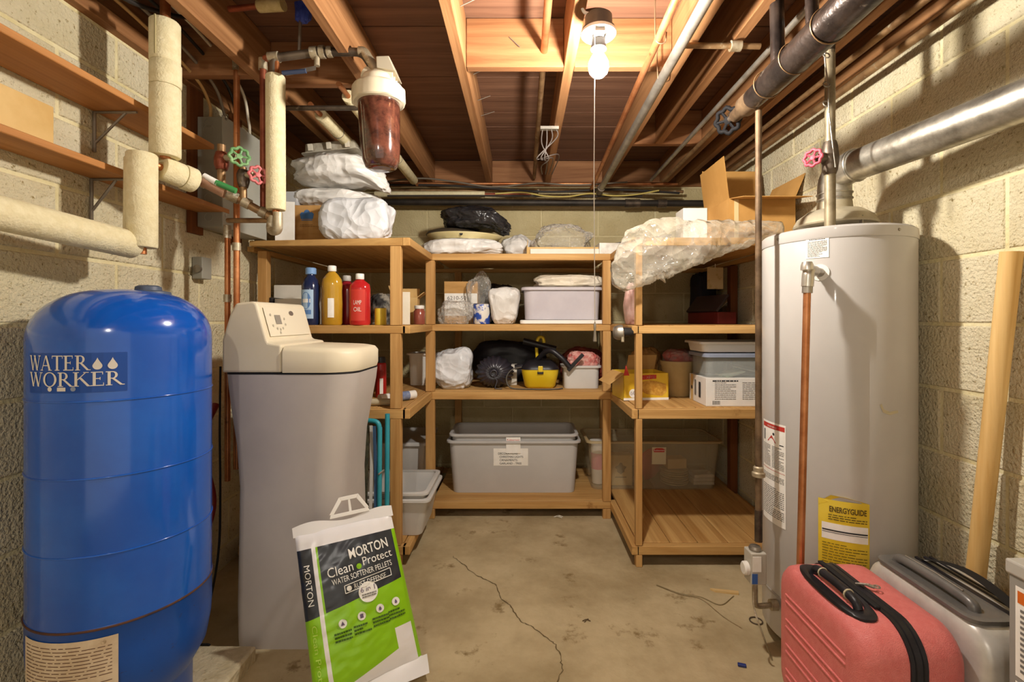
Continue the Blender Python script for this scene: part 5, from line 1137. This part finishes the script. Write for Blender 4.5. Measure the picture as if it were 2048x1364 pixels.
# ---- centre, second shelf
cx = carton('brown carton with white shipping label, left of the centre shelf', (-.385, 3.06, Z2), .21, .18, .265, CARD, 0)
f = flat((-.105, -.0912, 0), (1, 0, 0), (0, 0, 1)); o = rect_on(f, .003, .207, .05, .19).build('shipping_label', PAPER, cx); f = flat((-.105, -.0918, 0), (1, 0, 0), (0, 0, 1)); text('6210-501', .034, lambda a, b: f(.02+a, .15+b), INKG, 'lettering', o, width=.13)
bag('plastic_wrap', 'crumpled clear bag at the left of the centre second shelf', (-.40, 2.84, Z2), .18, .13, .13, 91, CLEARF, wr=.16, lump=.15, ws=14, cat='plastic wrap')
t = thing('tin_can', 'blue and white paint can behind clear wrap', 'can', (-.245, 2.85, Z2)); MB().lathe([(0, 0), (.048, 0), (.05, .003), (.05, .118), (.048, .121), (.04, .118), (0, .118)], 28).build('can_body', mat('can_blue', '#2d4fa8', '#e2ddd4', rough=.35, scale=14, lo=.48, hi=.54), t, smooth=40); MB().torus(.049, .0022, 28, 6, M=T(0, 0, .12)).build('can_rim', STEEL, t)
bag('black_bag', 'black plastic bag at the back of the centre second shelf', (-.15, 3.17, Z2), .23, .20, .25, 101, BAGBK, wr=.1)
bag('plastic_wrap', 'peaked clear wrap over the black bag, second shelf', (-.265, 2.935, Z2+.0), .14, .07, .27, 103, CLEARF, wr=.15, lump=.2, ws=12, cat='plastic wrap')
def bucket_shape(q): k = .78+.35*min(1, q.z/.16); q.x *= k; q.y *= k; return q
bag('plastic_bag', 'white bag stretched over a bucket, left of the lavender bin', (-.108, 2.86, Z2), .165, .17, .215, 111, BAGWH, wr=.045, lump=.05, e=4.5, fn=bucket_shape)
t = thing('bin_lid', 'white flat plastic lid under the lavender bin', 'lid', (.235, 2.94, Z2)); MB().loft([rrect(-.25+i, .25-i, -.19+i, .19-i, z, .03) for i, z in ((.004, 0), (0, .003), (0, .02), (.006, .024), (.02, .022))]).build('lid_shell', WHITEG, t, smooth=40)
tub('translucent lavender bin on a white lid, second shelf', (.235, 2.96, Z2+.026), .48, .34, .185, FROSTL, .02, lid=FROSTL, r=.05)
bag('folded_clothes', 'folded lilac clothes inside the lavender bin', (.26, 2.96, Z2+.040), .34, .20, .11, 121, mat('cloth_lilac', '#c9bcc6', '#b48aa8', rough=.9, scale=8, lo=.5, hi=.75), cat='clothes', e=4)
bag('plastic_bag', 'flat cream bag lying on the lavender bin', (.285, 2.95, Z2+.222), .40, .26, .075, 131, BAGCR, e=4, wr=.05)
bag('insulation_bag', 'bag of pink insulation hanging at the right of the centre shelf', (.585, 2.52, Z2), .085, .10, .205, 141, mat('pink_fibre', '#d8aaa0', '#e6c4ba', rough=.4, scale=14, bump=.4), e=3, cat='insulation')
# clamp lamp on the right rail corner
t = thing('clamp_lamp', 'small grey metal clamp lamp fixed at the right shelf corner', 'lamp', at(1250, 664, 2.185))
A_ = RY(PI/2); MB().lathe([(.012, .0), (.026, .004), (.034, .02), (.036, .04), (.034, .042), (.028, .02), (.0, .012)], 20, M=T(-.055, 0, -.002) @ A_).build('lamp_head', STEEL, t, smooth=50); MB().lathe([(0, .03), (.022, .03), (.020, .07), (.014, .085), (0, .085)], 18, M=T(-.045, 0, 0) @ A_).build('lamp_neck', mat('neck_dark', '#3c3a3a', rough=.4, metal=.5), t, smooth=50); MB().tube([(.02, 0, 0), (.0275, 0, 0)], .012, 10).build('clamp_jaw', STEEL, t); MB().box(-.022, -.010, -.03, -.016, -.045, .006).build('clamp', BRASS, t, bevel=.002)
# ---- centre, third shelf
def peak(q): q.z *= 1+.12*max(0, q.x)/.1; return q
bag('plastic_bag', 'white drawstring trash bag at the left of the centre third shelf', (-.41, 2.84, Z3), .225, .19, .225, 151, BAGWB, wr=.06, lump=.09, e=3, fn=peak)
t = thing('drawstring_sack', 'black nylon drawstring sack with gathered mouth', 'sack', (-.168, 2.875, Z3))
def sackp(u, v):
    a = 2*PI*u; b = PI*v; p = .045*math.cos(a*20+2*math.sin(a*3))*(1-v)**1.5*math.sin(b)**.5
    r = .098*math.sin(b)**.75*(1+p*3); return (r*math.cos(a)*1.15, -.10*math.cos(b)*1.0+(.012 if v < .05 else 0), max(0, .093+r*.95*math.sin(a)))
MB().grid(sackp, 88, 26).build('sack_body', NYLON, t, smooth=180, merge=.0001)
MB().torus(.018, .006, 18, 8, M=T(0, -.10, .093) @ RX(PI/2)).build('drawstring', NYLON, t, smooth=60)
MB().tube(bez([(0, -.105, .085), (.02, -.115, .05), (.01, -.12, .01), (.05, -.12, .005)]), .003, 6).build('cord', mat('cord_grey', '#4a4850', rough=.6), t, smooth=60)
bag('black_bag', 'big black duffel at the back of the centre third shelf', (-.10, 3.18, Z3), .46, .20, .265, 161, BAGBK2, wr=.05, cat='bag')
carton('small cream carton between the sack and the vacuum', (-.075, 3.0, Z3), .08, .1, .125, BOXW, 0)
vc = thing('vacuum_cleaner', 'yellow and black canister vacuum on the third shelf', 'vacuum cleaner', (.105, 2.90, Z3))
YEL = mat('vac_yellow', '#d8b81e', '#e2c634', rough=.35, scale=5)
MB().loft([rrect(-w_, w_, -d_, d_, z, r_, 6) for w_, d_, z, r_ in ((.080, .085, 0, .03), (.092, .098, .012, .045), (.108, .115, .085, .055), (.112, .118, .112, .06))]).build('canister', YEL, vc, smooth=50)
MB().loft([rrect(-w_, w_, -d_, d_, z, r_, 6) for w_, d_, z, r_ in ((.114, .12, .112, .06), (.112, .118, .122, .06), (.098, .10, .142, .055), (.075, .075, .160, .05), (.068, .068, .164, .05))]).build('motor_head', BLACKP, vc, smooth=50)
MB().box(-.014, .014, -.128, -.112, .10, .135).build('latch', YEL, vc, bevel=.003); MB().box(-.018, .018, -.126, -.112, .088, .103).build('latch_base', BLACKP, vc, bevel=.003)
MB().tube(bez([(-.015, .02, .16), (-.018, .02, .25), (-.005, .02, .295), (.02, .02, .295), (.028, .02, .265)]), .010, 10).build('handle', mat('vac_yellow', '#d8b81e'), vc, smooth=60)
MB().tube(bez([(-.02, -.02, .160), (.05, -.10, .225), (.12, -.125, .185), (.17, -.13, .13)], 12), .016, 12).build('suction_hose', BLACKP, vc, smooth=60)
MB().tube([(.10, .0, .225), (-.10, .02, .275)], .02, 12).build('wand', BLACKP, vc, smooth=50)
MB().box(-.010, .010, -.010, .010, 0, .13, M=T(.16, -.13, .11) @ RY(.75)).build('crevice_tool', BLACKP, vc, bevel=.003)
MB().tube(bez([(-.11, -.08, .125), (-.17, -.10, .11), (-.20, -.11, .06), (-.17, -.13, .008), (-.05, -.16, .005), (.08, -.16, .005), (.13, -.12, .005)]), .004, 7).build('power_cord', mat('cord_grey2', '#5a564f', rough=.6), vc, smooth=60)
MB().tube([(-.15, -.03, .12), (-.09, -.04, .128)], .016, 12).build('hose_port', BLACKP, vc, smooth=50)
tub('small clear bin holding jars, right of the vacuum', (.350, 2.88, Z3), .235, .18, .135, FROST, .015)
bag('red_cloth', 'crumpled red patterned cloth spilling over the small clear bin', (.375, 2.91, Z3+.085), .18, .14, .12, 171, mat('cloth_red', '#c2605a', '#e0b0a4', rough=.9, scale=30), cat='cloth', wr=.16, ws=14)
bag('red_bag', 'dark red bag at the back of the centre third shelf', (.395, 3.12, Z3), .26, .24, .22, 173, mat('cloth_dkred', '#6a2a1e', '#8a3a28', rough=.9, scale=10), cat='bag', wr=.1)
# ---- right arm, third shelf
sx = thing('snack_carton', 'yellow and red snack carton with open brown flaps', 'box', (.615, 2.50, Z3), .10); w, d, h = .235, .20, .135
SNK = mat('snack_yellow', '#e2b522', '#ecc843', rough=.5, scale=5); KR = mat('snack_inner', '#c59a5c', '#cfa76b', rough=.85, scale=6)
mb = MB()
for (x0, x1, y0, y1) in ((-w/2, w/2, -d/2, -d/2+.004), (-w/2, w/2, d/2-.004, d/2), (-w/2, -w/2+.004, -d/2, d/2), (w/2-.004, w/2, -d/2, d/2)): MB().box(x0, x1, y0, y1, 0, h).build('box_side', SNK, sx)
f = flat((-w/2, -d/2-.001, 0), (1, 0, 0), (0, 0, 1))
poly_on(f, [(.09, .09), (.13, .10), (.17, .095), (.22, .08), (.225, .04), (.20, .02), (.12, .03), (.085, .05)]).build('printed_food', mat('snack_food', '#b8802a', '#d8a84a', rough=.6, scale=40), sx); f = flat((-w/2, -d/2-.0018, 0), (1, 0, 0), (0, 0, 1))
rect_on(f, .0, .235, .0, .012).build('printed_strip', PAPER, sx); disc_on(f, .05, .035, .022, 20).build('printed_badge', PAPER, sx); text('60', .030, lambda a, b: f(.034+a, .027+b), mat('snack_purple', '#7d5a8a', rough=.6), 'lettering', sx); poly_on(f, [(.055, .112), (.085, .125), (.17, .128), (.17, .108), (.085, .102)]).build('printed_red_band', INKR, sx); text('POPS', .022, lambda a, b: f(.082+a, .108+b), PAPER, 'lettering', sx, width=.08)
MB().box(-w/2, w/2, -.001, .001, 0, .095, M=T(0, -d/2+.002, h) @ RX(2.25) ).build('flap', KR, sx) if False else None
MB().box(-.04, w/2, -.001, .001, 0, .09, M=T(0, d/2-.004, h) @ RX(.45)).build('flap', KR, sx); MB().box(-.001, .001, -d/2, d/2, 0, .095, M=T(-w/2+.002, 0, h) @ RY(-2.2)).build('flap', KR, sx); MB().box(-.001, .001, -d/2+.01, d/2-.06, 0, .10, M=T(-w/2+.004, 0, h) @ RY(2.0)).build('flap', KR, sx); MB().add([(-w/2, -d/2-.001, h-.01), (-w/2+.03, -d/2-.001, h-.01), (-w/2+.012, -d/2-.001, h+.045)], [(0, 1, 2)]).build('red_tab', INKR, sx)
t = thing('plastic_pot', 'tan plastic pail between the snack carton and white box', 'pail', (.835, 2.56, Z3)); MB().lathe([(0, 0), (.068, 0), (.074, .006), (.086, .16), (.09, .165), (.09, .185), (.086, .187), (.082, .16), (.070, .01), (0, .01)], 32).build('pot_body', mat('pot_tan', '#b39a6a', '#c2aa7a', rough=.45, scale=6), t, smooth=45)
bag('red_cloth', 'red and grey cloth bundle stuffed in the tan pail', (.85, 2.58, Z3+.14), .15, .14, .10, 181, mat('cloth_redgrey', '#a85a50', '#8a8078', rough=.9, scale=18), cat='cloth', wr=.14)
bag('paper_sack', 'crumpled brown paper bag behind the snack carton', (.72, 2.78, Z3), .18, .16, .23, 183, CARD, cat='bag', wr=.12)
WBX = mat('box_print_white', '#dfdbd4', '#e8e4de', rough=.6, scale=8)
wx = carton('white product carton with dark printing on the right third shelf', (1.04, 2.335, Z3), .36, .22, .132, WBX, -.0)
f = flat((-.18, -.1112, 0), (1, 0, 0), (0, 0, 1)); print_lines(f, .04, .14, .03, .115, 9, 4, .3).build('small_print', INKG, wx); print_lines(f, .17, .32, .03, .115, 9, 6, .3).build('small_print', INKG, wx)
bc = MB()
for i in range(9): bc.add([f(.03+.004*i, .008), f(.0318+.004*i, .008), f(.0318+.004*i, .026), f(.03+.004*i, .026)], [(0, 1, 2, 3)])
bc.build('barcode', INK, wx); print_lines(f, .03, .15, .114, .124, 1, 2, .6).build('small_print', INK, wx)
f = flat((-.1812, .11, 0), (0, -1, 0), (0, 0, 1)); rect_on(f, .02, .055, .0, .132).build('printed_tan_strip', CARDL, wx); 
f = flat((-.182, .11, 0), (0, -1, 0), (0, 0, 1)); rect_on(f, .075, .095, .035, .11).build('printed_picture', mat('print_grey', '#6f6a64', rough=.7), wx); rect_on(f, .13, .155, .03, .105).build('printed_picture', INK, wx); disc_on(f, .038, .066, .010).build('printed_ring', INK, wx)
tub('clear bin with blue-grey lid stacked on the white product carton', (1.045, 2.35, Z3+.134), .37, .24, .105, mat('bin_greyclear', '#c6cac6', rough=.12, alpha=.32), .012, lid=mat('lid_bluegrey', '#8f97ac', '#9da4b5', rough=.35, scale=6, alpha=.85))
for i, (x, y, r_) in enumerate(((-.04, -.05, .3), (.06, .03, -.25))):
    o = MB().box(-.055, .055, -.04, .04, 0, .006).build('booklet', PAPER if i else mat('booklet_green', '#a8b49a', '#c2c9b2', rough=.6, scale=20)); put(o, (1.045+x, 2.35+y, Z3+.134+.012+.018*i), r_); o.rotation_euler = (.12, .22*(1 if i else -1), r_); tag(o, ('white' if i else 'green')+' booklet lying inside the stacked clear bin', 'booklet')
tub('white shallow tray on top of the stacked clear bin', (1.04, 2.36, Z3+.252), .40, .25, .05, WHITEP, .02, name='plastic_tray', cat='tray')
# ---- right arm, second shelf corner
tbx = thing('toolbox', 'dark red metal toolbox on the second shelf, right corner', 'toolbox', (1.15, 2.90, Z2), .2); MB().box(-.06, .06, -.16, .16, 0, .07).build('tool_body', mat('toolbox_red', '#6b1e1c', '#7d2824', rough=.4, scale=6), tbx, bevel=.004); MB().box(-.062, .062, -.162, .162, .07, .085, M=T(-.06, 0, .07) @ RY(-.9) @ T(.06, 0, -.07)).build('lid', mat('toolbox_dark', '#3c3236', rough=.4), tbx, bevel=.004)
for y in (-.1, .1): MB().tube([(-.03, y, .075), (.04, y, .13)], .004, 6).build('lid_stay', STEEL, tbx)
jk = bag('dark_jacket', 'dark navy cloth hanging in the back right corner', (1.21, 3.19, Z2), .12, .18, .33, 191, mat('jacket_navy', '#1c1c28', '#26262f', rough=.9, scale=9), cat='cloth', e=5, lump=.04)
o = MB().box(-.05, .05, -.002, .002, 0, .13).build('hang_tag', mat('tag_tan', '#cdb78c', '#b49a68', rough=.7, scale=30, lo=.5, hi=.7)); put(o, (1.16, 2.86, Z2+.21), .1); tag(o, 'tan printed card hanging over the toolbox', 'card')
o = MB().tube([(1.16, 2.86, Z2+.335), (1.16, 2.86, 1.468)], .002, 6).build('card_string', WHITEP); tag(o, 'string from which the tan card hangs', 'string')
# ---- bottom centre bins
bb = tub('big empty grey translucent bin with handwritten label', (-.052, 2.985, Z1), .80, .37, .315, mat('bin_grey', '#c6c3c0', '#cecbc8', rough=.4, scale=3, alpha=.9), .035, rim=.014, r=.04)
f = flat((-.40, -.1502, 0), (1, 0, 0), (0, .068, 1))
f = flat((-.12, -.1632, .165), (1, 0, 0), (0, -.068, 1)); o = rect_on(f, 0, .205, 0, .105).build('label_card', PAPER, bb); f = flat((-.12, -.1645, .165), (1, 0, 0), (0, -.068, 1))
for i, s_ in enumerate(('DECORATIONS', 'CHRISTMAS LIGHTS', 'ORNAMENTS', 'GARLAND - TREE')): text(s_, .018, lambda a, b: f(.028+(.008 if i else 0)+a, .068-.020*i+b), INK, 'lettering', o, width=(.115, .14, .105, .13)[i])
f = flat((-.045, -.1745, .262), (1, 0, 0), (0, -.02, 1)); rect_on(f, 0, .085, -.02, .045).build('maker_sticker', PAPER, bb)
bb2 = tub('second grey translucent bin nested inside the labelled one', (-.052, 2.985, Z1+.037), .775, .345, .315, mat('bin_grey', '#c6c3c0', alpha=.9), .040, rim=.014, r=.04)
f = flat((-.045, -.1755, .245), (1, 0, 0), (0, -.01, 1)); o = rect_on(f, 0, .085, 0, .055).build('maker_sticker', PAPER, bb2); f = flat((-.045, -.1765, .245), (1, 0, 0), (0, 0, 1)); text('Rubbermaid', .016, lambda a, b: f(.006+a, .034+b), INKR, 'lettering', o, width=.072)
# right long bin and its contents
rbn = tub('long clear bin of kitchen things behind the right posts', (.80, 3.03, Z1), .83, .36, .30, TANC, .04, rim=.014, r=.04, lid=None, rimm=mat('tan_rim', '#c9b285', rough=.35, alpha=.75))
f = flat((-.02, -.166, .19), (1, 0, 0), (0, -.08, 1)); o = rect_on(f, 0, .085, -.03, .075).build('maker_sticker', mat('sticker_tan', '#d2c3a0', rough=.6), rbn); f = flat((-.02, -.168, .19), (1, 0, 0), (0, -.08, 1)); poly_on(f, [(.012, .045), (.073, .045), (.08, .06), (.06, .07), (.025, .07), (.005, .06)]).build('sticker_red', INKR, o); text('Rubbermaid', .013, lambda a, b: f(.010+a, .052+b)+Vector((0, -.0008, 0)), PAPER, 'lettering', o, width=.066)
z = Z1+.012
t = thing('drink_tumbler', 'white tumbler with a pink band in the long bin', 'cup', (.475, 2.985, z)); MB().lathe([(0, 0), (.038, 0), (.04, .004), (.046, .24), (.052, .25), (.052, .265), (0, .268)], 28).build('cup_body', WHITEG, t, smooth=40); MB().lathe([(.0425, .09), (.0455, .19)], 28).build('pink_band', mat('cup_pink', '#d8708c', rough=.4), t, smooth=40)
pb = carton('brown paper bag with a dark tree print in the long bin', (.605, 2.965, z), .14, .08, .185, mat('paper_kraft', '#c2a46a', '#cfb27a', rough=.85, scale=8), 0, name='paper_bag', cat='bag')
f = flat((-.07, -.0412, 0), (1, 0, 0), (0, 0, 1)); poly_on(f, [(.07+.03*math.cos(a)*(1+.25*math.sin(5*a)), .105+.03*math.sin(a)*(1+.2*math.cos(4*a))) for a in [2*PI*i/24 for i in range(24)]]).build('printed_tree', mat('print_darktan', '#6b5a34', rough=.8), pb); rect_on(f, .035, .105, .048, .054).build('printed_line', mat('print_darktan', '#6b5a34'), pb)
o = MB().lathe([(0, -.011), (.10, -.011), (.108, -.006), (.108, .006), (.10, .011), (0, .011)], 36, M=T(0, 0, .113) @ RZ(.5) @ RX(PI/2) @ RX(.25)).build('pink_plate', mat('plate_pink', '#c8405c', rough=.4), smooth=40); put(o, (.80, 2.99, z)); tag(o, 'crimson round plate on edge in the long bin', 'plate')
t = thing('ribbon_roll', 'small dark tape roll lying in the long bin', 'roll', (.715, 2.94, z)); MB().torus(.026, .010, 24, 8, M=T(0, 0, .037) @ RX(PI/2)).build('roll', mat('roll_brown', '#7a5a48', rough=.5), t, smooth=60)
for i in range(7):
    t = MB().lathe([(0, 0), (.078, 0), (.085, .004), (.085, .010), (.078, .012), (0, .012)], 28).build('plate_disc', mat('plate_tan', '#a08a60', '#b59e72', rough=.5, scale=10), smooth=40); put(t, (.955+.004*math.sin(i*2), 2.99, z+.0135*i)); tag(t, ('lowest', 'second lowest', 'third lowest', 'middle', 'third highest', 'second highest', 'top')[i]+' of seven tan discs stacked in the long bin', 'disc', 'tan discs in the long bin')
carton('plain tan carton standing on the stacked tan discs', (.955, 2.99, z+.096), .12, .09, .06, CARDL, .1)
for i in range(3):
    o = MB().box(-.065, .065, -.05, .05, 0, .020).build('napkin_pack', BAGCR, bevel=.004); put(o, (1.12, 2.98, z+.022*i), .03*i); tag(o, ('lowest', 'middle', 'top')[i]+' of three cream packs at the right end of the long bin', 'pack', 'cream packs in the long bin')
# ---- floor bits
o = MB().prism([(0, 0), (.11, .018), (.11, .0), (.02, -.012)], .008).build('wood_shim', wood('shim', '#d2ae72', '#e3c690', 'x')); p = fpt(1420, 1180); put(o, (p[0], p[1], 0.0005), -.35); tag(o, 'pale pointed wood shim on the floor by the heater', 'shim')
o = MB().box(-.013, .013, -.006, .006, 0, .008).build('blue_clip', mat('clip_blue', '#2d3a78', rough=.4), bevel=.002); p = fpt(1484, 1333); put(o, (p[0], p[1], .0005), -.3); tag(o, 'tiny blue plastic clip on the floor near the pink suitcase', 'clip')
o = MB().tube(bez([(0, 0, .003), (.02, .008, .006), (.03, -.004, .012), (.05, .004, .003)]), .003, 6); o.tube(bez([(.01, .01, .003), (.025, -.008, .008), (.045, -.012, .003)]), .0025, 6); o = o.build('twist_tie', mat('tie_white', '#d8d2c2', rough=.6), smooth=60); p = fpt(1108, 1035); put(o, (p[0], p[1], 0)); tag(o, 'pale twist tie lying under the centre bottom shelf', 'twist tie')
o = MB().tube(bez([(0, 0, .002), (.015, .006, .004), (.03, .0, .002)]), .0016, 5); o.tube(bez([(.006, -.008, .002), (.016, .004, .005), (.024, .012, .002)]), .0014, 5); o = o.build('twig', mat('twig_brown', '#5f4a30', rough=.9)); p = fpt(1165, 1243); put(o, (p[0], p[1], 0)); tag(o, 'small dry twig in the middle of the floor', 'twig')
o = MB().torus(.022, .0025, 20, 6, M=T(0, 0, .003)).build('wire_ring', IRON, smooth=60); p = fpt(1512, 1243); put(o, (p[0], p[1], 0)); tag(o, 'small dark wire ring on the floor beside the heater', 'ring')
o = MB().lathe([(0, 0), (.06, 0), (.065, .004), (.07, .075), (.066, .08), (0, .08)], 28).build('plaster_tub', mat('tub_speckled', '#d6ccc2', '#c2a49a', rough=.7, scale=60), smooth=40); put(o, (.668, 1.29, 0)); tag(o, 'white speckled round tub on the floor left of the pink suitcase', 'tub')
o = MB().tube(bez([(.57, 2.02, .004), (.65, 1.95, .006), (.72, 1.92, .01), (.75, 1.80, .05), (.765, 1.72, .13)]), .0022, 6).build('thermocouple_wire', mat('wire_tan', '#8a7a58', rough=.6), smooth=60); tag(o, 'thin loose wire trailing from the heater valve to the floor', 'wire')
